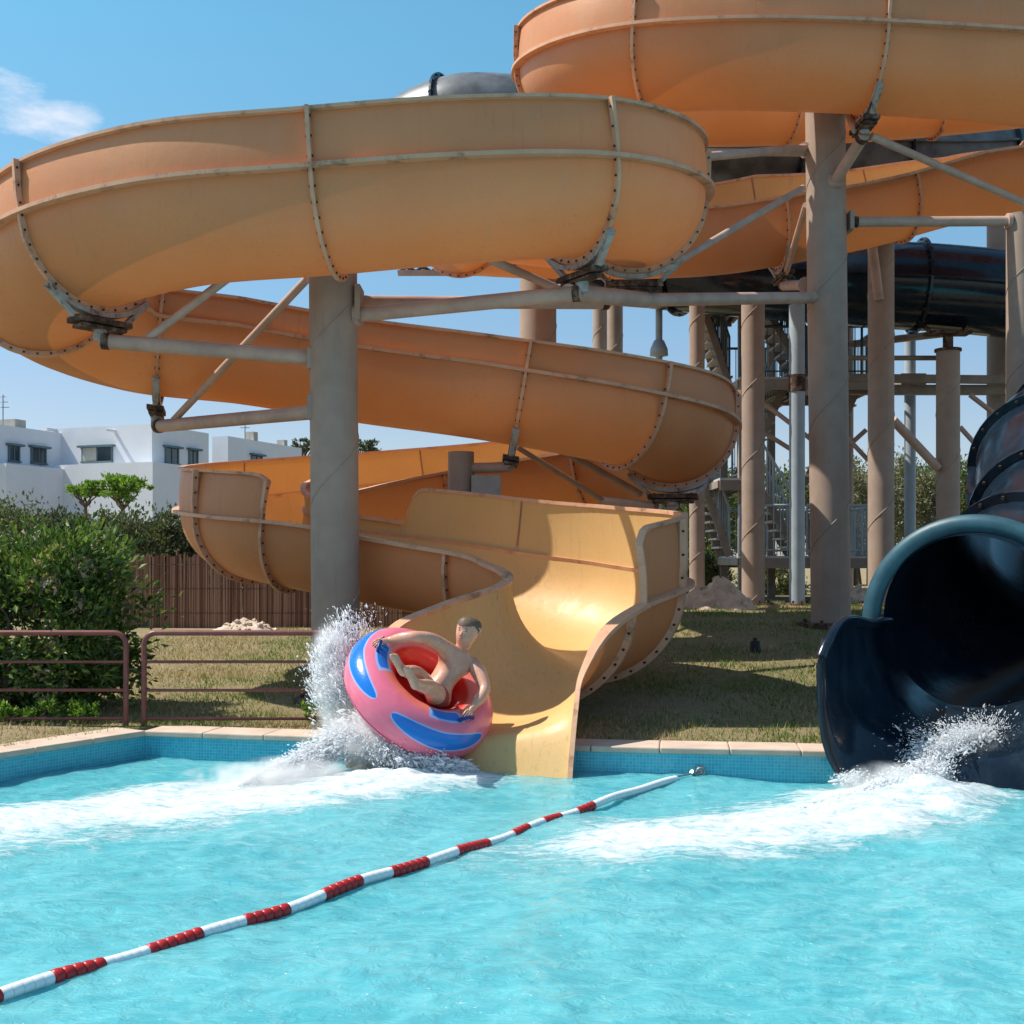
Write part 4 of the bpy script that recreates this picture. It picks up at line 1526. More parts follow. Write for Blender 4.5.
def build_reed_fence():
    y0 = 24.7
    x0, x1 = -9.5, -.6
    g = gz(-5, y0)
    o = thing('reed_fence', ((x0 + x1) / 2, y0, g), 'brown reed screen fence behind the lawn under the left bend', 'fence')
    mb = MB()
    x = x0
    t = NT('brown_reed')
    gi = t.n('ShaderNodeNewGeometry')
    t.base(t.ramp(gi.outputs['Random Per Island'], [(0.05, (0.12, 0.058, 0.038)), (0.5, (0.25, 0.13, 0.085)), (0.95, (0.38, 0.235, 0.165))]))
    t.set(rough=.85, spec=.2)
    while x < x1:
        w = random.uniform(.012, .03)
        h = 1.52 + random.uniform(-.05, .04)
        yy = y0 + random.uniform(-.012, .012)
        ln = random.uniform(-.02, .02)
        zb = g - .03
        mb.add([(x, yy, zb), (x + w, yy, zb), (x + w + ln, yy, zb + h), (x + ln, yy, zb + h), (x, yy + .015, zb), (x + w, yy + .015, zb), (x + w + ln, yy + .015, zb + h), (x + ln, yy + .015, zb + h)],
               [(0, 1, 2, 3), (1, 5, 6, 2), (4, 0, 3, 7), (3, 2, 6, 7), (5, 4, 7, 6)])
        x += w * .9
    mb.build('reed_screen', t.m, o)
    mb = MB()
    for z in (.3, .8, 1.3): mb.tube([(x0, y0 - .02, g + z), (x1, y0 - .02, g + z)], .005, 5)
    mb.build('tie_wire', M['rust'], o)
    x = x0 + .4
    while x < x1:
        mb = MB(); mb.tube([(x, y0 + .06, g - .1), (x, y0 + .06, g + 1.6)], .03, 8); mb.build('post', M['trunk'], o)
        x += 2.2


build_reed_fence()


# ------------------------------------------------------------------ heaps of sand and rubble, sprinkler
def heap(name, cx, cy, rx, ry, h, label, n=48, seed=3, stones=60):
    g = gz(cx, cy)
    o = thing(name, (cx, cy, g), label, 'heap', 'heaps of earth on the lawn')
    xs = np.linspace(-1, 1, n)
    X, Y = np.meshgrid(xs, xs, indexing='ij')
    rr = np.hypot(X, Y) + .35 * (fbm(X * 2 + seed, Y * 2, 3, seed) - .5)
    Z = h * np.clip(1 - rr ** 1.3, 0, 1) * (0.75 + .5 * fbm(X * 4, Y * 4, 4, seed + 5)) - .03
    V = np.stack([cx + X * rx, cy + Y * ry, ground_z(cx + X * rx, cy + Y * ry) + Z], -1).reshape(-1, 3)
    i, j = np.meshgrid(np.arange(n - 1), np.arange(n - 1), indexing='ij')
    q = np.stack([i * n + j, (i + 1) * n + j, (i + 1) * n + j + 1, i * n + j + 1], -1).reshape(-1, 4)
    np_obj('earth_mound', V, q, M['sandpile'], o, smooth=True)
    mb = MB()
    for k in range(stones):
        a = random.uniform(0, 6.28); f = random.random() ** .6
        px, py = cx + rx * .85 * f * math.cos(a), cy + ry * .85 * f * math.sin(a)
        ii = int((px - cx + rx) / (2 * rx) * (n - 1)); jj = int((py - cy + ry) / (2 * ry) * (n - 1))
        zz = V[ii * n + jj][2]
        s = random.uniform(.02, .07)
        bm = bmesh.new(); bmesh.ops.create_icosphere(bm, subdivisions=1, radius=s)
        vs = [Vector(v.co) * random.uniform(.7, 1.2) + Vector((px, py, zz)) for v in bm.verts]
        mb.add(vs, [[v.index for v in f_.verts] for f_ in bm.faces]); bm.free()
    r_ = mb.build('rubble', M['sandpile'], o); r_['kind'] = 'stuff'


heap('sand_heap', W(722, 0, 21).x, 21.5, .75, .55, .58, 'pale sand heap behind the orange chute end near the stairs', seed=4)
heap('rubble_heap', W(243, 0, 23).x, 23.2, .75, .4, .28, 'small rubble heap in front of the reed fence', seed=9)
heap('rubble_heap', W(858, 0, 24).x, 24.0, .5, .4, .35, 'small earth heap behind the tall column', seed=14)


def build_small():
    p = W(755, 648, 15.8)
    g = gz(p.x, 15.8)
    o = thing('sprinkler_box', (p.x, 15.8, g), 'small black sprinkler box standing on the shaded grass', 'sprinkler')
    mb = MB(); mb.lathe((p.x, 15.8, g), [(.075, -.02), (.07, .12), (.06, .15), (.0, .155)], 16); mb.build('housing', M['black'], o)
    mb = MB(); mb.lathe((p.x, 15.8, g + .155), [(.03, 0), (.03, .03), (.0, .035)], 12); mb.build('nozzle', M['black'], o)


build_small()


# ------------------------------------------------------------------ houses
def house(corner_px, corner_d, lf, rf, ztop, zbot, name_label, wl=(), wr=(), extra=None, spouts=(), roofbox=None, nf=(-.36, -.933)):
    """corner block: left face runs lf metres, right face rf metres from the near corner"""
    c = W(corner_px, 0, corner_d); c.z = 0
    tl = Vector((nf[1], -nf[0], 0)); tr = Vector((-nf[0], -nf[1], 0))
    nl = Vector((nf[0], nf[1], 0)); nr = Vector((-nf[1], nf[0], 0))
    o = thing('white_house', (c.x, c.y, 0.6), name_label, 'house', 'white cubic houses behind the slide')
    mb = MB()

    def block(org, a, b, z0, z1, mbx=None):
        m = mbx or mb
        v = [org, org + tl * a, org + tl * a + tr * b, org + tr * b]
        vs = [(p.x, p.y, z0) for p in v] + [(p.x, p.y, z1) for p in v]
        m.add(vs, [(0, 1, 5, 4), (1, 2, 6, 5), (2, 3, 7, 6), (3, 0, 4, 7), (4, 5, 6, 7)])
    block(c, lf, rf, .3, ztop)
    # thin parapet ridge
    mb.build('wall', M['plaster'], o)
    pm = MB()
    block(c + tl * .25 + tr * .25, lf - .5, rf - .5, ztop + .002, ztop + .006, pm)
    pm.build('roof', M['concrete'], o)

    def win(face, t0, t1, z0, z1, shut=False, half=False):
        t, nn = (tl, nl) if face == 'l' else (tr, nr)
        p0 = c + t * t0; p1 = c + t * t1
        ctr = (p0 + p1) / 2
        hw = abs(t1 - t0) / 2
        fm = MB()
        zc = (z0 + z1) / 2; hz = (z1 - z0) / 2
        fm.obox(Vector((ctr.x, ctr.y, z1 + .05)) + nn * .08, t * (hw + .18), nn * .16, (0, 0, .05))
        fm.obox(Vector((ctr.x, ctr.y, z0 - .04)) + nn * .05, t * (hw + .06), nn * .09, (0, 0, .04))
        for sd in (-1, 1): fm.obox(Vector((ctr.x, ctr.y, zc)) + t * sd * hw + nn * .02, t * .04, nn * .05, (0, 0, hz))
        fm.obox(Vector((ctr.x, ctr.y, zc)) + nn * .02, t * .03, nn * .045, (0, 0, hz))
        w = fm.build('window', M['wframe'], o)
        g = MB(); g.obox(Vector((ctr.x, ctr.y, zc)) + nn * .012, t * hw, nn * .02, (0, 0, hz)); g.build('pane', M['window'], w)
        if half:
            s = MB(); s.obox(Vector((ctr.x, ctr.y, zc)) + t * (hw * .5 if face == 'l' else -hw * .5) + nn * .05, t * hw * .46, nn * .02, (0, 0, hz * .96)); s.build('shutter', M['shutter'], w)
        if shut:
            s = MB(); s.obox(Vector((ctr.x, ctr.y, zc)) + t * (hw + .28) + nn * .04, t * .22, nn * .03, (0, 0, hz)); s.build('shutter', M['plaster'], w)
    for a in wl: win('l', *a)
    for a in wr: win('r', *a)
    for (t0, z) in spouts:
        m = MB(); p = c + tl * t0
        m.tube([Vector((p.x, p.y, z)), Vector((p.x, p.y, z)) + nl * .7], .09, 10); m.build('water_spout', M['plaster'], o)
    if extra:
        for (off_l, off_r, a, b, z1) in extra:
            m = MB(); block(c + tl * off_l + tr * off_r, a, b, .3, z1, m); m.build('annex', M['plaster'], o)
    if roofbox:
        for (a, b, s, h) in roofbox:
            m = MB(); p = c + tl * a + tr * b
            m.obox((p.x, p.y, ztop + h / 2), tl * s, tr * s * .7, (0, 0, h / 2)); m.build('roof_unit', M['concrete'], o)
    return o, c, tl, tr


def zz(y, d): return EYE + (HY - y) * d / F


def build_houses():
    o, c, tl, tr = house(152, 58, 6.8, 4.6, zz(424, 58), .6, 'middle white house with one sunlit face and diagonal spout shadows',
          wl=((2.35, 4.15, zz(461, 59), zz(447, 59), False, True),), wr=((1.0, 2.0, zz(462, 58.8), zz(447, 58.8), False), (2.9, 3.6, zz(463, 60.2), zz(449, 60.2), False)),
          spouts=((2.2, zz(432, 59)), (5.85, zz(432, 61))), extra=((-1.2, -1.5, 8.0, 3.0, zz(464, 57.5)),), roofbox=((.6, 2.2, .4, .3),))
    house(-40, 54, 4.0, 6.8, zz(419, 54), .6, 'leftmost white house with dark windows and a roof aerial',
          wr=((2.9, 3.55, zz(459, 56), zz(444, 56), False), (4.35, 5.3, zz(461, 57.4), zz(446, 57.4), False)), extra=((-1.5, 1.2, 3, 6.9, zz(464, 55)),), roofbox=((1.0, 4.2, .5, .45),))
    house(228, 64, 1.0, 7.5, zz(436, 64), .6, 'right low white house partly behind the orange bend and thick column',
          wr=((2.2, 3.2, zz(470, 66), zz(455, 66), False),), roofbox=((.4, 2.8, .3, .5), (.4, 6.0, .25, .35)))
    # roof aerials
    a = thing('roof_aerial', W(3, 415, 57), 'thin aerial mast on the leftmost white house', 'aerial')
    p = W(3, 420, 57)
    mb = MB(); mb.tube([(p.x, 57, p.z - .5), (p.x, 57, p.z + 1.2)], .03, 6); mb.build('mast', M['steelcable'], a)
    mb = MB()
    for k, w in ((.6, .3), (.85, .24), (1.1, .18)): mb.tube([(p.x - w, 57, p.z + k), (p.x + w, 57, p.z + k)], .02, 5)
    mb.build('crossbar', M['steelcable'], a)
    a = thing('roof_aerial', W(245, 434, 66), 'small aerial on the low white house beside the column', 'aerial')
    p = W(245, 434, 66)
    mb = MB(); mb.tube([(p.x, 66, p.z - 1.2), (p.x, 66, p.z + .5)], .03, 6); mb.build('mast', M['steelcable'], a)
    mb = MB(); mb.tube([(p.x - .25, 66, p.z + .35), (p.x + .25, 66, p.z + .35)], .03, 5); mb.build('crossbar', M['steelcable'], a)


build_houses()


# ------------------------------------------------------------------ lane rope
def build_rope():
    a = W(676, 779, 10.25); b = W(-14, 1005, 5.12)
    a.z = .035; b.z = .035
    # bring ends onto the water plane depths
    a = Vector(((676 - 512) / F * 10.3, 10.3, .04)); b = Vector(((-30 - 512) / F * 5.05, 5.05, .04))
    o = thing('lane_rope', ((a.x + b.x) / 2, (a.y + b.y) / 2, 0), 'red and white float rope stretched across the pool water', 'lane rope')
    L = (b - a).length
    t = (b - a).normalized()
    n = int(L / .052)
    # colour runs measured along the rope, in metres from the far end
    marks = [676, 595, 579, 563, 546, 530, 513, 485, 452, 423, 388, 358, 320, 285, 243, 203, 152, 108, 55, 2, -60]
    def along(px):
        k = (px - 512) / F                       # the rope is a straight line over the water: solve X = k * depth
        return (a.x - k * a.y) / (k * t.y - t.x)
    ds = [max(0, along(m)) for m in marks]
    runs = [(q0, q1, i % 2) for i, (q0, q1) in enumerate(zip(ds[:-1], ds[1:]))]
    side = t.cross(Vector((0, 0, 1)))
    for x0, x1, c in runs:
        if x0 > L: break
        x1 = min(x1, L)
        mb = MB()
        k = max(1, int(round((x1 - x0) / .055)))
        for i in range(k):
            f0 = x0 + (x1 - x0) * i / k; f1 = x0 + (x1 - x0) * (i + 1) / k
            def P(f):
                p = a + t * f
                p.z = .012 + .012 * math.sin(f * 2.1) + .008 * math.sin(f * 6.3 + 1)
                p += side * (.03 * math.sin(f * 1.3) + .012 * math.sin(f * 3.7))
                return p
            p0, p1 = P(f0), P(f1)
            r = .032 if c == 0 else .037
            pp = [p0.lerp(p1, q) for q in (0.02, .1, .5, .9, .98)]
            rr = [r * .97, r, r * 1.0, r, r * .97] if c == 0 else [r * .8, r * .97, r * 1.02, r * .97, r * .8]
            mb.tube(pp, rr, 14, 0)
        fo = mb.build('float', M['rope_white'] if c == 0 else M['rope_red'], o)
    # cable and hook at the wall
    anchor = Vector((W(700, 0, 10.55).x, float(edge_y(W(700, 0, 10.55).x)) - .01, .045))
    mb = MB(); mb.tube([a + Vector((0, 0, 0)), a.lerp(anchor, .5) + Vector((0, 0, -.004)), anchor], .009, 6); mb.build('cable', M['steelcable'], o)
    mb = MB()
    mb.tube([anchor + Vector((0.035 * math.cos(q), -.03, .035 * math.sin(q))) for q in np.linspace(0, 6.28, 14)], .009, 6)
    mb.box((anchor.x - .035, anchor.y - .012, -.0), (anchor.x + .035, anchor.y, .09))
    mb.tube([anchor.lerp(a, .22) + Vector((0, 0, -.02)), anchor.lerp(a, .36) + Vector((0, 0, .012))], .022, 8)
    mb.build('wall_hook', M['steelcable'], o)


build_rope()


# ------------------------------------------------------------------ swim ring and rider
RC = np.array(W(420, 692, 10.95))
Rn = np.array([.51, -.45, .73]); Rn /= np.linalg.norm(Rn)
Ru = np.array([.82, 0, -.57]); Ru -= Rn * Ru.dot(Rn); Ru /= np.linalg.norm(Ru)
Rw = np.cross(Rn, Ru)
RA, RB = .51, .225


def ring_pt(phi, th, extra=0.0):
    """phi round the ring, th round the tube (0 outward, 90 top)"""
    d = Ru * math.cos(phi) + Rw * math.sin(phi)
    return RC + d * (RA + (RB + extra) * math.cos(th)) + Rn * (RB + extra) * math.sin(th)


def build_ring():
    root = thing('swim_ring', tuple(RC - Rn * .2), 'pink inflatable ring with blue crescents carrying the rider', 'inflatable ring')
    t = NT('pink_vinyl')
    aI = t.n('ShaderNodeAttribute', attribute_name='inner')
    aB = t.n('ShaderNodeAttribute', attribute_name='blue')
    v = t.coord()
    c = t.ramp(t.noise(v, 3, 3), [(0.3, (0.74, 0.155, 0.24)), (0.7, (0.82, 0.20, 0.30))])
    c = t.mix(t.ramp(aI.outputs['Fac'], [(0.42, 0.0), (0.5, 1.0)]), c, (0.80, 0.20, 0.16))
    c = t.mix(t.ramp(aI.outputs['Fac'], [(0.72, 0.0), (0.78, 1.0)]), c, (0.70, 0.028, 0.022))
    c = t.mix(t.ramp(aB.outputs['Fac'], [(0.40, 0.0), (0.44, 1.0)]), c, (0.30, 0.42, 0.72))
    c = t.mix(t.ramp(aB.outputs['Fac'], [(0.50, 0.0), (0.53, 1.0)]), c, (0.006, 0.16, 0.58))
    t.base(c)
    t.set(rough=.22, spec=.5)
    t.bump(t.noise(v, 9, 4, .6), .25, .012)
    NU, NV = 192, 64
    V = []; inner = []; blue = []
    CR = [(R(150), R(246), R(28), .34), (R(262), R(345), R(28), .34)]
    for i in range(NU):
        ph = 2 * math.pi * i / NU
        for j in range(NV):
            th = 2 * math.pi * j / NV - math.pi / 2      # -90 bottom .. 270
            # welded seams pinch the tube slightly
            ex = -.006 * math.exp(-((th - 0) / .05) ** 2) - .004 * (math.cos(ph * 12) * .5 + .5) * max(0, -math.cos(th))
            V.append(ring_pt(ph, th, ex))
            c = -math.cos(th)                           # 1 on the inner side
            inner.append(.5 * (c + 1) if math.sin(th) > -.7 else 0.2)
            b = 0
            for p0, p1, t0, tw in CR:
                m = (p0 + p1) / 2; hw = (p1 - p0) / 2
                q = ((ph - m + math.pi) % (2 * math.pi)) - math.pi
                f = abs(q) / hw
                if f < 1.15:
                    half = tw * math.sqrt(max(0, 1 - min(1, f) ** 2))
                    dd = (half - abs(th - t0 - .1 * f)) / .5
                    b = max(b, .5 + dd * .8 if f < 1 else 0)
                # handle pad near the inner top
                pw = hw * .42
                q2 = abs(q - .08)
                if q2 < pw * 1.2:
                    d2 = min((pw - q2) * .8, .24 - abs(th - R(93)))
                    b = max(b, .5 + d2)
            blue.append(max(0, min(1, b)))
    i, j = np.meshgrid(np.arange(NU), np.arange(NV), indexing='ij')
    q = np.stack([i * NV + j, ((i + 1) % NU) * NV + j, ((i + 1) % NU) * NV + (j + 1) % NV, i * NV + (j + 1) % NV], -1).reshape(-1, 4)
    o = np_obj('ring_tube', np.array(V), q, t.m, root, smooth=True)
    for nm, arr in (('inner', inner), ('blue', blue)):
        a = o.data.attributes.new(nm, 'FLOAT', 'POINT'); a.data.foreach_set('value', np.array(arr, dtype=np.float32))
    # red bottom web across the hole
    mb = MB()
    rows = []
    for k in range(9):
        rr = (RA - RB * .55) * k / 8
        rows.append([Vector(RC + (Ru * math.cos(a) + Rw * math.sin(a)) * rr - Rn * (.19 - .05 * (k / 8) ** 2)) for a in np.linspace(0, 2 * math.pi, 40, endpoint=False)])
    mb.grid(rows, 0, True, close_v=True)
    mb.build('floor_web', simple('red_vinyl', (0.62, 0.025, 0.02), .35, .1), root)
    # welded seam below the equator
    mb = MB()
    P_ = [ring_pt(a, R(-28), .002) for a in np.linspace(0, 2 * math.pi, 120, endpoint=False)]
    mb.tube([Vector(p) for p in P_] + [Vector(P_[0])], .006, 6, 0, False)
    mb.build('weld_seam', simple('dark_pink_seam', (0.42, 0.07, 0.13), .4, .2), root)
    # handles: dark blue straps
    hm = simple('blue_strap', (0.004, 0.03, 0.16), .4, .2)
    for ph in (R(190), R(-30)):
        mb = MB()
        pts = []
        for k in range(11):
            f = -1 + 2 * k / 10
            pts.append(ring_pt(ph + f * .17, R(80), .045 * (1 - f ** 2) ** .5 + .004))
        mb.tube(pts, .017, 8)
        mb.build('handle', hm, root)
    return root


RING = build_ring()


def skin_object(name, verts, edges, radii, mat, root=None, sub=2, rootv=0):
    me = bpy.data.meshes.new(name)
    me.from_pydata([tuple(v) for v in verts], edges, [])
    o = bpy.data.objects.new(name, me)
    COL.objects.link(o)
    sk = o.modifiers.new('skin', 'SKIN')
    sk.use_smooth_shade = True
    sk.branch_smoothing = 0.6
    for i, r in enumerate(radii):
        sv = me.skin_vertices[0].data[i]
        sv.radius = (r, r) if isinstance(r, (int, float)) else r
        sv.use_root = (i == rootv)
    ss = o.modifiers.new('sub', 'SUBSURF'); ss.levels = sub; ss.render_levels = sub
    dg = bpy.context.evaluated_depsgraph_get()
    nm = bpy.data.meshes.new_from_object(o.evaluated_get(dg))
    bpy.data.objects.remove(o); bpy.data.meshes.remove(me)
    return nm


def build_rider():
    root = thing('person', tuple(W(437, 697, 10.95)), 'bare chested man sitting in the pink ring gripping its handles', 'person')
    t = NT('wet_skin')
    v = t.coord()
    f = t.noise(v, 14, 4)
    t.base(t.ramp(f, [(0.25, (0.54, 0.25, 0.16)), (0.5, (0.62, 0.31, 0.21)), (0.8, (0.69, 0.37, 0.265))]))
    f2 = t.noise(v, 45, 4, .65)
    t.bump(f2, .1, .004)
    t.l(t.ramp(f2, [(.4, .2), (.62, .5)]), t.b.inputs['Roughness'])
    t.set(spec=.5)
    t.b.inputs['Subsurface Weight'].default_value = .08
    t.b.inputs['Subsurface Radius'].default_value = (.02, .008, .004)
    skin = t.m
    V, E, Rd = [], [], []

    def add(p, r, parent=None):
        V.append(Vector(p)); Rd.append(r)
        if parent is not None: E.append((parent, len(V) - 1))
        return len(V) - 1
    pel = add(W(435, 693, 10.92), (.18, .145))
    bel = add(W(441.5, 683, 10.96), (.168, .138), pel)
    rib = add(W(450, 671, 11.0), (.20, .145), bel)
    che = add(W(456, 661, 11.03), (.215, .14), rib)
    nek = add(W(461, 651, 11.04), (.088, .082), che)
    nk2 = add(W(464, 644.5, 11.03), (.073, .073), nek)
    # head as part of the same surface
    jaw = add(W(465, 639, 10.99), (.084, .096), nk2)
    mid = add(W(467.5, 632, 10.995), (.104, .119), jaw)
    top = add(W(470, 624.5, 11.005), (.108, .123), mid)
    cro = add(W(471.5, 617.5, 11.015), (.076, .087), top)

    def hand(wr, direction, palm_n, curl):
        """palm, four fingers and a thumb; direction = along the hand, palm_n = side the palm faces"""
        d = Vector(direction).normalized(); n_ = Vector(palm_n).normalized()
        sd = d.cross(n_).normalized()
        w = V[wr]
        pm = add(w + d * .05, (.036, .024), wr)
        for k, (off, ln) in enumerate(((-.03, .075), (-.01, .085), (.01, .08), (.03, .062))):
            kn = add(w + d * .095 + sd * off, .0105, pm)
            m = add(V[kn] + d * ln * .42 + n_ * ln * .25 * curl, .0095, kn)
            add(V[m] + d * ln * .15 + n_ * ln * .48 * curl, .008, m)
        th = add(w + d * .035 - sd * .042, .0125, pm)
        add(V[th] + d * .045 + n_ * .03 * curl - sd * .008, .010, th)

    # his right arm, on the picture's left
    sh = add(W(446.5, 649, 10.92), .088, che)
    de = add(W(438, 643.5, 10.84), .08, sh)
    ua = add(W(428, 638.5, 10.76), .07, de)
    el = add(W(414, 636.5, 10.70), .056, ua)
    fa = add(W(403, 638, 10.74), .06, el)
    wr = add(W(389, 640, 10.80), .036, fa)
    hp_ = Vector(ring_pt(R(188), R(84), .05))
    d = (hp_ - V[wr]).normalized()
    hand(wr, d, -Vector(Rn), 1.0)
    # his left arm, on the picture's right
    sh2 = add(W(472.5, 663, 11.03), .088, che)
    de2 = add(W(477, 669, 10.99), .08, sh2)
    ua2 = add(W(481.5, 678, 10.93), .07, de2)
    el2 = add(W(485.5, 690, 10.84), .056, ua2)
    fa2 = add(W(480.5, 698, 10.78), .06, el2)
    wr2 = add(W(474, 706, 10.68), .036, fa2)
    hp2 = Vector(ring_pt(R(-32), R(84), .05))
    hand(wr2, (hp2 - V[wr2]).normalized(), -Vector(Rn), 1.0)

    def leg(hip, knee, ank, toe_dir, rt=.115):
        h = add(hip, rt, pel)
        m = add(Vector(hip).lerp(Vector(knee), .5), rt * .88, h)
        k = add(knee, .072, m)
        c = add(Vector(knee).lerp(Vector(ank), .33), .07, k)
        a = add(ank, .046, c)
        td = Vector(toe_dir).normalized()
        fw = (Vector(ank) - Vector(knee)).normalized()
        he = add(Vector(ank) + fw * .055 - td * .035, .042, a)
        ball = add(Vector(ank) + fw * .05 + td * .12, (.052, .034), a)
        sd = td.cross(fw).normalized()
        for q, (off, ln) in enumerate(((-.028, .055), (-.012, .05), (.003, .045), (.017, .04), (.03, .032))):
            add(V[ball] + td * ln + sd * off + fw * -.006, .015 if q else .019, ball)
        return h

    # right leg crosses up and shows its sole to the viewer; left leg lies lower
    leg(W(428, 690, 10.82), W(416, 673, 10.46), W(403, 671, 10.10), (-.42, -.25, .85))
    leg(W(440, 700, 10.82), W(430, 687, 10.42), W(414, 684, 10.10), (-.25, -.3, .9))
    nm = skin_object('body', V, E, Rd, skin)
    off = root.location
    for vv in nm.vertices: vv.co -= off
    nm.materials.clear(); nm.materials.append(skin)
    for p in nm.polygons: p.use_smooth = True
    # shape the face: look direction towards the lower left of the picture
    hc = Vector(W(468, 629, 10.995)) - off
    look = Vector((-.52, -.80, -.22)).normalized()
    upv = (Vector(W(471.5, 617, 11.015)) - Vector(W(465, 640, 10.99))).normalized()
    upv = (upv - look * upv.dot(look)).normalized()
    sid = look.cross(upv).normalized()
    for vv in nm.vertices:
        r = vv.co - hc
        if r.length < .19 and r.dot(upv) > -.14:
            a, b, c = r.dot(look), r.dot(upv), r.dot(sid)
            if a > 0:
                # eye sockets, brow, nose ridge, chin
                sock = sum(math.exp(-((b - .012) / .018) ** 2 - ((c - e) / .018) ** 2) for e in (-.031, .031))
                vv.co -= look * .010 * sock
                vv.co += look * .016 * math.exp(-((b + .02) / .025) ** 2 - (c / .015) ** 2)
                vv.co += look * .008 * math.exp(-((b + .075) / .02) ** 2 - (c / .03) ** 2)
    # chest, belly and collar relief on the front of the trunk
    tb = (V[che] + V[rib]) / 2 - off
    ta = (V[nek] - V[bel]).normalized()
    tf = Vector((-.45, -.85, .1)); tf = (tf - ta * tf.dot(ta)).normalized()
    ts = tf.cross(ta).normalized()
    for vv in nm.vertices:
        r = vv.co - tb
        if r.length < .34:
            a, b, c = r.dot(tf), r.dot(ta), r.dot(ts)
            if a > .02:
                g = sum(math.exp(-((b - .015) / .05) ** 2 - ((c - e) / .065) ** 2) for e in (-.08, .08))
                g -= .8 * math.exp(-(c / .018) ** 2 - ((b + .02) / .12) ** 2)
                g -= .6 * sum(math.exp(-((b + .05) / .018) ** 2 - ((c - e) / .07) ** 2) for e in (-.08, .08))
                g += .5 * sum(math.exp(-((b + q) / .022) ** 2 - ((c - e) / .03) ** 2) for e in (-.035, .035) for q in (.10, .16))
                vv.co += tf * .017 * g
    body = bpy.data.objects.new('body', nm); COL.objects.link(body); body.parent = root
    hcw = hc + off
    # nose, ears, eyes, mouth
    # the surface point towards a direction
    dg = bpy.context.evaluated_depsgraph_get()
    def surf(b, c):
        o_ = hc + upv * b + sid * c
        hit, loc, nor, _ = body.ray_cast(o_ + look * .3, -look)
        return (loc + off) if hit else (o_ + look * .085 + off)
    nose = MB()
    p0 = surf(.012, 0); p1 = surf(-.03, 0)
    nose.tube([p0 - look * .006, p0.lerp(p1, .6) + look * .006, p1 + look * .014, p1 - upv * .008 + look * .002], [.006, .009, .0125, .007], 8)
    nose.build('nose', skin, root)
    eyem = simple('eye_dark', (0.03, 0.02, 0.015), .3, .1)
    for e in (-.031, .031):
        p = surf(.012, e)
        m = MB(); m.tube([p - sid * .012, p + look * .002, p + sid * .012], [.002, .0055, .002], 8); m.build('eye', eyem, root)
        p = surf(.03, e)
        m = MB(); m.tube([p - sid * .016, p + upv * .004, p + sid * .016], [.002, .004, .002], 6); m.build('eyebrow', M['hair'], root)
    p = surf(-.055, 0)
    m = MB(); m.tube([surf(-.053, -.022), p + look * .001, surf(-.053, .022)], [.002, .0055, .002], 8); m.build('mouth', simple('lip', (0.32, 0.10, 0.08), .4, .1), root)
    for sd in (-1, 1):
        o_ = hc
        hit, loc, nor, _ = body.ray_cast(hc + sid * sd * .3 - look * .01, -sid * sd)
        p = (loc if hit else hc + sid * sd * .08) + off
        m = MB()
        rows = []
        m.tube([p + upv * .03, p + upv * .018 + sid * sd * .014 - look * .012, p + sid * sd * .015 - look * .012, p - upv * .022 + sid * sd * .006, p - upv * .03], [.006, .011, .012, .009, .005], 8)
        m.build('ear', skin, root)
    # short hair cap
    bm = bmesh.new()
    bmesh.ops.create_icosphere(bm, subdivisions=4, radius=1)
    keep = []
    for vv in bm.verts:
        dv = (upv * vv.co.z + look * vv.co.x + sid * vv.co.y)
        o_ = hc + upv * .01
        hit, loc, nor, _ = body.ray_cast(o_ + dv * .4, -dv)
        rr = (loc - o_).length if hit else .09
        vv.co = o_ + dv * (rr + .007 + .004 * mnoise.noise(dv * 9)) + off - root.location
    doomed = []
    for fc in bm.faces:
        c = fc.calc_center_median() - hc
        b, a = c.dot(upv), c.dot(look)
        line = .055 if a > .03 else (.055 - (.03 - a) * 1.3)
        if b < max(line, -.045): doomed.append(fc)
    bmesh.ops.delete(bm, geom=doomed, context='FACES')
    me = bpy.data.meshes.new('hair'); bm.to_mesh(me); bm.free()
    me.materials.append(M['hair'])
    for p in me.polygons: p.use_smooth = True
    ho = bpy.data.objects.new('hair', me); COL.objects.link(ho); ho.parent = root
    # swim shorts round hips and upper thighs
    sv, se, sr = [], [], []
    def sadd(p, r, par=None):
        sv.append(Vector(p)); sr.append(r)
        if par is not None: se.append((par, len(sv) - 1))
        return len(sv) - 1
    a = sadd(V[pel].lerp(V[bel], .25), (.188, .155)); b = sadd(V[pel], (.192, .158), a)
    for hip, knee in ((W(428, 690, 10.82), W(416, 673, 10.46)), (W(440, 700, 10.82), W(430, 687, 10.42))):
        h = sadd(hip, .118, b); sadd(Vector(hip).lerp(Vector(knee), .55), .113, h)
    nm2 = skin_object('swim_shorts', sv, se, sr, None)
    for vv in nm2.vertices: vv.co -= off
    nm2.materials.clear(); nm2.materials.append(simple('dark_red_swim_cloth', (0.30, 0.05, 0.045), .7, .15, 10))
    for p in nm2.polygons: p.use_smooth = True
    so = bpy.data.objects.new('swim_shorts', nm2); COL.objects.link(so); so.parent = root


M['hair'] = simple('short_brown_hair', (0.12, 0.075, 0.048), .55, .55, 90)
build_rider()


# ------------------------------------------------------------------ splashes
def spray_mat():
    t = NT('white_spray')
    t.base((0.95, 0.96, 0.97))
    t.set(rough=.25, spec=.5)
    tr = t.n('ShaderNodeBsdfTranslucent'); tr.inputs['Color'].default_value = (.97, .98, 1, 1)
    mx = t.n('ShaderNodeMixShader'); mx.inputs[0].default_value = .55
    t.l(t.b.outputs[0], mx.inputs[1]); t.l(tr.outputs[0], mx.inputs[2]); t.l(mx.outputs[0], t.out.inputs['Surface'])
    return t.m


M['spray'] = spray_mat()
ICO = None


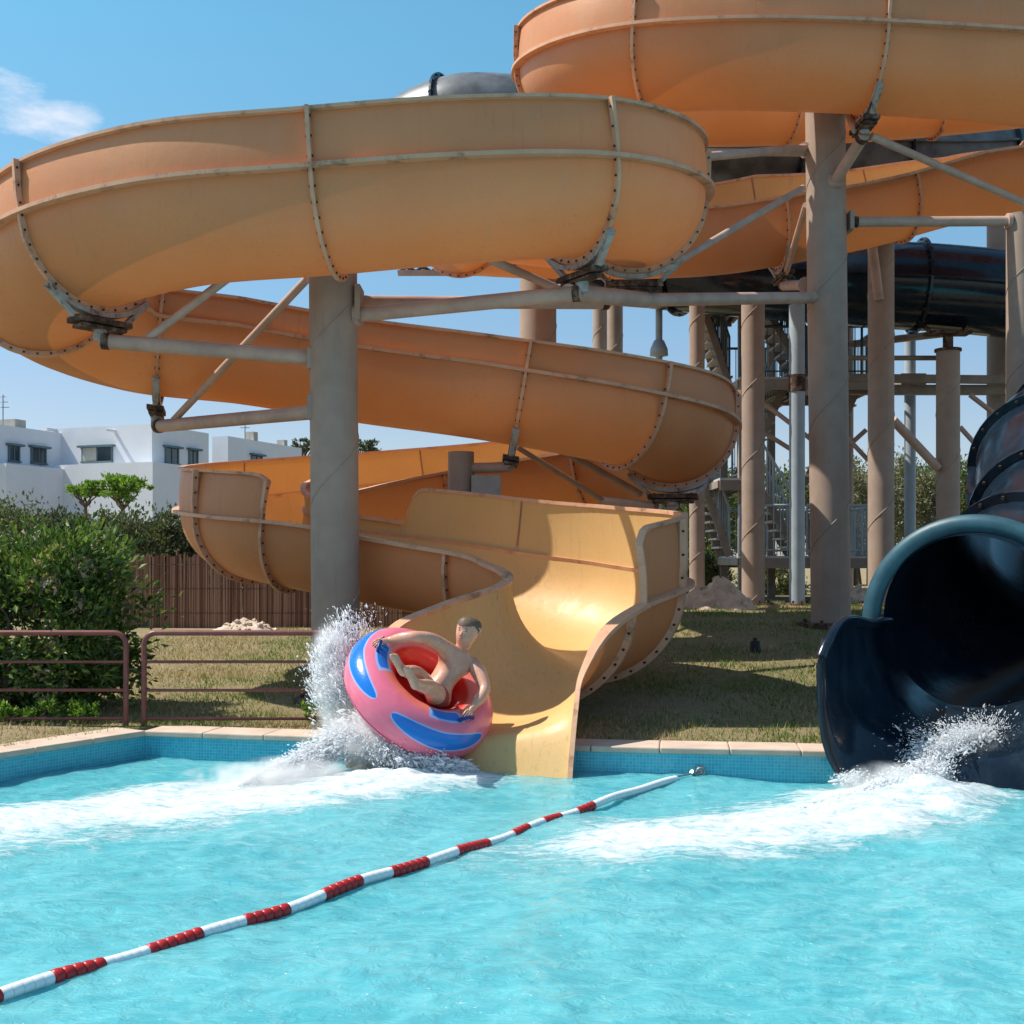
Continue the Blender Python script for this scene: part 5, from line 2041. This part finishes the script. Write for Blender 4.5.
def drops(name, pts, sizes, vel, label, cat='splash'):
    """small stretched drops of water, one mesh"""
    bm = bmesh.new(); bmesh.ops.create_icosphere(bm, subdivisions=1, radius=1.0)
    iv = np.array([v.co[:] for v in bm.verts]); fi = np.array([[v.index for v in f.verts] for f in bm.faces]); bm.free()
    n = len(pts)
    d = vel / (np.linalg.norm(vel, axis=1)[:, None] + 1e-9)
    st = (1 + 7 * rng.random(n) ** 2.2)[:, None, None]
    B = np.repeat(iv[None], n, 0) * rng.uniform(.7, 1.25, (n, len(iv), 1))
    along = (B * d[:, None, :]).sum(-1, keepdims=True)
    B = B + along * d[:, None, :] * (st - 1)
    V = B * sizes[:, None, None] + pts[:, None, :]
    Fc = fi[None] + (np.arange(n) * len(iv))[:, None, None]
    o = np_obj(name, V.reshape(-1, 3), Fc.reshape(-1, 3), M['spray'], smooth=True, nper=3)
    tag(o, label, cat, kind='stuff')
    return o


def cloud(n, path, rad, zscale=1.0):
    """points gathered along a polyline with gaussian spread, strands of drops"""
    path = np.array(path)
    k = rng.integers(0, len(path) - 1, n)
    f = rng.random(n)[:, None]
    p = path[k] * (1 - f) + path[k + 1] * f
    r = np.interp(k + f[:, 0], np.arange(len(path)), rad)
    g = rng.normal(size=(n, 3)); g[:, 2] *= zscale
    return p + g * r[:, None]


def flow(P, src, up=.5, spread=.35):
    """velocity of drops flying away from a source"""
    v = P - np.array(src)
    v = v / (np.linalg.norm(v, axis=1)[:, None] + 1e-6)
    return v + rng.normal(size=P.shape) * spread + np.array([0, 0, up])


def mist(name, centre, axes, density, seed, label, scale=3.0):
    """fine white mist: a lumpy closed shell filled with a scattering medium"""
    bm = bmesh.new(); bmesh.ops.create_icosphere(bm, subdivisions=4, radius=1)
    ax = [Vector(a) for a in axes]
    for v in bm.verts:
        d = v.co.copy()
        k = 1 + .55 * mnoise.fractal(d * 1.6 + Vector((seed, 0, 0)), 1.0, 2.0, 5)
        p = (ax[0] * d.x + ax[1] * d.y + ax[2] * d.z) * max(.3, k)
        v.co = p
        if v.co.z + centre[2] < -.02: v.co.z = -.02 - centre[2]
    me = bpy.data.meshes.new(name); bm.to_mesh(me); bm.free()
    o = bpy.data.objects.new(name, me); COL.objects.link(o); o.location = centre
    m = bpy.data.materials.new('water_mist'); m.use_nodes = True
    nt = m.node_tree; nt.nodes.remove(nt.nodes['Principled BSDF'])
    vol = nt.nodes.new('ShaderNodeVolumeScatter'); vol.inputs['Color'].default_value = (.99, .99, 1, 1); vol.inputs['Anisotropy'].default_value = .2
    tc = nt.nodes.new('ShaderNodeTexCoord')
    nz = nt.nodes.new('ShaderNodeTexNoise'); nz.inputs['Scale'].default_value = scale; nz.inputs['Detail'].default_value = 5; nz.inputs['Roughness'].default_value = .65
    rp = nt.nodes.new('ShaderNodeMapRange'); rp.inputs['From Min'].default_value = .42; rp.inputs['From Max'].default_value = .7; rp.inputs['To Min'].default_value = 0; rp.inputs['To Max'].default_value = density
    # thins out towards the shell
    M3 = Matrix((ax[0], ax[1], ax[2])).transposed().inverted()
    ln = nt.nodes.new('ShaderNodeVectorMath'); ln.operation = 'LENGTH'
    cmb = nt.nodes.new('ShaderNodeCombineXYZ')
    for q in range(3):
        dt = nt.nodes.new('ShaderNodeVectorMath'); dt.operation = 'DOT_PRODUCT'; dt.inputs[1].default_value = M3[q]
        nt.links.new(tc.outputs['Object'], dt.inputs[0]); nt.links.new(dt.outputs['Value'], cmb.inputs[q])
    nt.links.new(cmb.outputs[0], ln.inputs[0])
    fo = nt.nodes.new('ShaderNodeMapRange'); fo.inputs['From Min'].default_value = 1.0; fo.inputs['From Max'].default_value = .25
    nt.links.new(ln.outputs['Value'], fo.inputs['Value'])
    mu = nt.nodes.new('ShaderNodeMath'); mu.operation = 'MULTIPLY'
    nt.links.new(tc.outputs['Object'], nz.inputs['Vector']); nt.links.new(nz.outputs['Fac'], rp.inputs['Value'])
    nt.links.new(rp.outputs[0], mu.inputs[0]); nt.links.new(fo.outputs[0], mu.inputs[1]); nt.links.new(mu.outputs[0], vol.inputs['Density'])
    nt.links.new(vol.outputs[0], nt.nodes['Material Output'].inputs['Volume'])
    me.materials.append(m)
    tag(o, label, 'mist', kind='stuff')
    return o


def build_spray():
    q = lambda px, py, d: tuple(W(px, py, d))
    src = q(372, 722, 10.8)
    # sheet thrown up left of the ring, in front of the column
    P = []
    for path, rad, n in (([q(350, 712, 11.0), q(334, 668, 11.1), q(338, 628, 11.2)], [.10, .12, .09], 10000),
                         ([q(350, 690, 11.0), q(318, 690, 11.05), q(310, 662, 11.1)], [.09, .10, .06], 2600),
                         ([q(338, 628, 11.2), q(352, 610, 11.25)], [.07, .045], 1100), ([q(352, 618, 11.25), q(374, 612, 11.3), q(384, 626, 11.3)], [.035, .03, .03], 700),
                         ([q(345, 712, 11.0), q(318, 716, 11.0), q(306, 704, 11.0)], [.08, .07, .05], 1000)):
        P.append(cloud(n, path, rad))
    P = np.vstack(P)
    # gather into strands that fan out from the ring
    k = 260
    c = P[rng.integers(0, len(P), k)]
    j = rng.integers(0, k, len(P))
    f = rng.random(len(P))[:, None] ** .6
    strand = c[j] + (c[j] - np.array(src)) * (f - .6) * .35
    P = P * .42 + strand * .58 + rng.normal(scale=.010, size=P.shape)
    sz = rng.lognormal(-6.15, .65, len(P)).clip(.001, .012)
    drops('water_spray', P, sz, flow(P, src), 'spray of white drops thrown up left of the pink ring')
    # boiling white wash below the ring
    P = []
    for path, rad, n in (([q(352, 728, 10.75), q(392, 748, 10.55), q(436, 765, 10.45), q(470, 769, 10.55)], [.10, .09, .06, .03], 34000), ([q(345, 735, 10.7), q(300, 762, 10.3), q(240, 785, 9.9)], [.10, .06, .015], 15000)):
        P.append(cloud(n, path, rad, .8))
    P = np.vstack(P); P[:, 2] = np.abs(P[:, 2] - .02)
    sz = rng.lognormal(-5.9, .6, len(P)).clip(.0014, .013)
    drops('splash_foam', P, sz, flow(P, src, .2), 'boiling white foam under the pink ring where it hits the pool')
    mist('splash_mist', q(378, 738, 10.7), ((.62, .12, 0), (-.1, .32, 0), (-.1, 0, .30)), 55, 3.1, 'soft white plume of mist under the pink ring')
    mist('splash_mist', q(335, 680, 11.08), ((.24, 0, .05), (0, .2, 0), (-.08, 0, .62)), 34, 8.3, 'thin upright mist of spray left of the pink ring in front of the column', 5)
    mist('splash_mist', q(270, 775, 10.1), ((.75, .35, 0), (-.2, .3, 0), (0, 0, .16)), 34, 5.7, 'low mist trailing left over the foam from the pink ring')
    # pour-out of the navy tube
    s2 = q(985, 735, 10.7)
    P = []
    for path, rad, n in (([q(985, 733, 10.6), q(950, 745, 10.3), q(920, 762, 10.05)], [.08, .09, .08], 9000), ([q(935, 768, 9.9), q(905, 783, 9.6), q(850, 800, 9.3), q(800, 810, 9.0)], [.08, .07, .03, .012], 22000),
                         ([q(860, 775, 9.9), q(838, 778, 9.95)], [.05, .04], 400)):
        P.append(cloud(n, path, rad, .6))
    P = np.vstack(P); P[:, 2] = np.where(P[:, 2] < .0, -P[:, 2], P[:, 2])
    sz = rng.lognormal(-5.9, .6, len(P)).clip(.0014, .013)
    drops('splash_foam', P, sz, flow(P, s2, .1), 'white water tumbling out of the dark tube mouth')
    mist('splash_mist', q(893, 786, 9.7), ((.55, .3, 0), (-.2, .3, 0), (0, 0, .22)), 26, 1.7, 'soft white plume of mist at the dark tube run-out')
    # scattered drops inside the dark run-out
    P = cloud(2200, [q(1000, 722, 10.7), q(960, 735, 10.4), q(915, 742, 10.2)], [.13, .15, .15], .5)
    drops('water_spray', P, rng.lognormal(-5.9, .4, len(P)).clip(.0015, .009), flow(P, s2, .3), 'fine drops flying in front of the dark tube run-out')


build_spray()


# ------------------------------------------------------------------ light and sky
SUN_EL, SUN_BACK = 54.0, 5.0
sd = Vector((-math.cos(R(SUN_BACK)) * math.cos(R(SUN_EL)), math.sin(R(SUN_BACK)) * math.cos(R(SUN_EL)), math.sin(R(SUN_EL))))
sun = bpy.data.lights.new('sun', 'SUN')
sun.energy = 4.9
sun.angle = R(.5)
sun.color = (1.0, .95, .85)
so = bpy.data.objects.new('sun', sun); COL.objects.link(so)
so.rotation_euler = (-sd).to_track_quat('-Z', 'Y').to_euler()
so.location = sd * 50

wd = bpy.data.worlds.new('World'); scn.world = wd
wd.use_nodes = True
nt = wd.node_tree
bg = nt.nodes['Background']
sky = nt.nodes.new('ShaderNodeTexSky')
sky.sky_type = 'NISHITA'
sky.sun_disc = False
sky.sun_elevation = R(SUN_EL)
sky.sun_rotation = math.atan2(sd.x, sd.y)
sky.altitude = 10
sky.air_density = 1.0
sky.dust_density = 0.6
sky.ozone_density = 1.2
bg.inputs['Strength'].default_value = 0.145
# a wisp of cloud at the upper left, fixed to a direction of the sky
tc = nt.nodes.new('ShaderNodeTexCoord')


def wn(typ, **kw):
    n_ = nt.nodes.new(typ)
    for k, v in kw.items(): setattr(n_, k, v)
    return n_


mp = wn('ShaderNodeMapping'); mp.inputs['Scale'].default_value = (17, 17, 46)
nz = wn('ShaderNodeTexNoise'); nz.inputs['Scale'].default_value = 1.0; nz.inputs['Detail'].default_value = 7; nz.inputs['Roughness'].default_value = .6
nt.links.new(tc.outputs['Generated'], mp.inputs['Vector']); nt.links.new(mp.outputs['Vector'], nz.inputs['Vector'])
cd = Vector(((25 - 512) / F, 1, (HY - 112) / F)).normalized()
sb = wn('ShaderNodeVectorMath', operation='SUBTRACT'); sb.inputs[1].default_value = cd
nt.links.new(tc.outputs['Generated'], sb.inputs[0])
scv = wn('ShaderNodeVectorMath', operation='MULTIPLY'); scv.inputs[1].default_value = (13, 8, 26)
nt.links.new(sb.outputs[0], scv.inputs[0])
ln = wn('ShaderNodeVectorMath', operation='LENGTH'); nt.links.new(scv.outputs[0], ln.inputs[0])
m1 = wn('ShaderNodeMath', operation='MULTIPLY_ADD'); m1.inputs[1].default_value = -.5; m1.inputs[2].default_value = .36
nt.links.new(ln.outputs['Value'], m1.inputs[0])
m2 = wn('ShaderNodeMath', operation='ADD'); nt.links.new(m1.outputs[0], m2.inputs[0]); nt.links.new(nz.outputs['Fac'], m2.inputs[1])
cr = wn('ShaderNodeValToRGB'); cr.color_ramp.elements[0].position = .56; cr.color_ramp.elements[1].position = 1.0
nt.links.new(m2.outputs[0], cr.inputs['Fac'])
tint = wn('ShaderNodeMix', data_type='RGBA', blend_type='MULTIPLY'); tint.inputs[0].default_value = 1.0
sx = wn('ShaderNodeSeparateXYZ'); nt.links.new(tc.outputs['Generated'], sx.inputs[0])
hr = wn('ShaderNodeValToRGB')
hr.color_ramp.elements[0].position = 0.0; hr.color_ramp.elements[0].color = (.66, .62, .72, 1)
hr.color_ramp.elements[1].position = 1.0; hr.color_ramp.elements[1].color = (.78, 1.0, 1.0, 1)
for p_, c_ in ((.14, (.66, .69, .74, 1)), (.40, (.57, 1.02, .98, 1)), (.6, (.68, 1.0, .98, 1))):
    e_ = hr.color_ramp.elements.new(p_); e_.color = c_
nt.links.new(sx.outputs['Z'], hr.inputs['Fac']); nt.links.new(hr.outputs['Color'], tint.inputs[7])
nt.links.new(sky.outputs['Color'], tint.inputs[6])
mxc = wn('ShaderNodeMix', data_type='RGBA'); mxc.inputs[7].default_value = (5.6, 5.5, 5.9, 1)
nt.links.new(cr.outputs['Color'], mxc.inputs[0]); nt.links.new(tint.outputs[2], mxc.inputs[6])
nt.links.new(mxc.outputs[2], bg.inputs['Color'])

# ------------------------------------------------------------------ render settings
scn.render.engine = 'CYCLES'
vs_ = scn.view_settings
vs_.view_transform = 'Standard'; vs_.look = 'None'; vs_.gamma = 1.0; vs_.exposure = 0.34
scn.cycles.max_bounces = 8
scn.cycles.diffuse_bounces = 4
scn.cycles.volume_bounces = 3
scn.cycles.volume_step_rate = 2.0
scn.cycles.volume_max_steps = 64
scn.cycles.use_denoising = True
scn.cycles.sample_clamp_indirect = 6.0
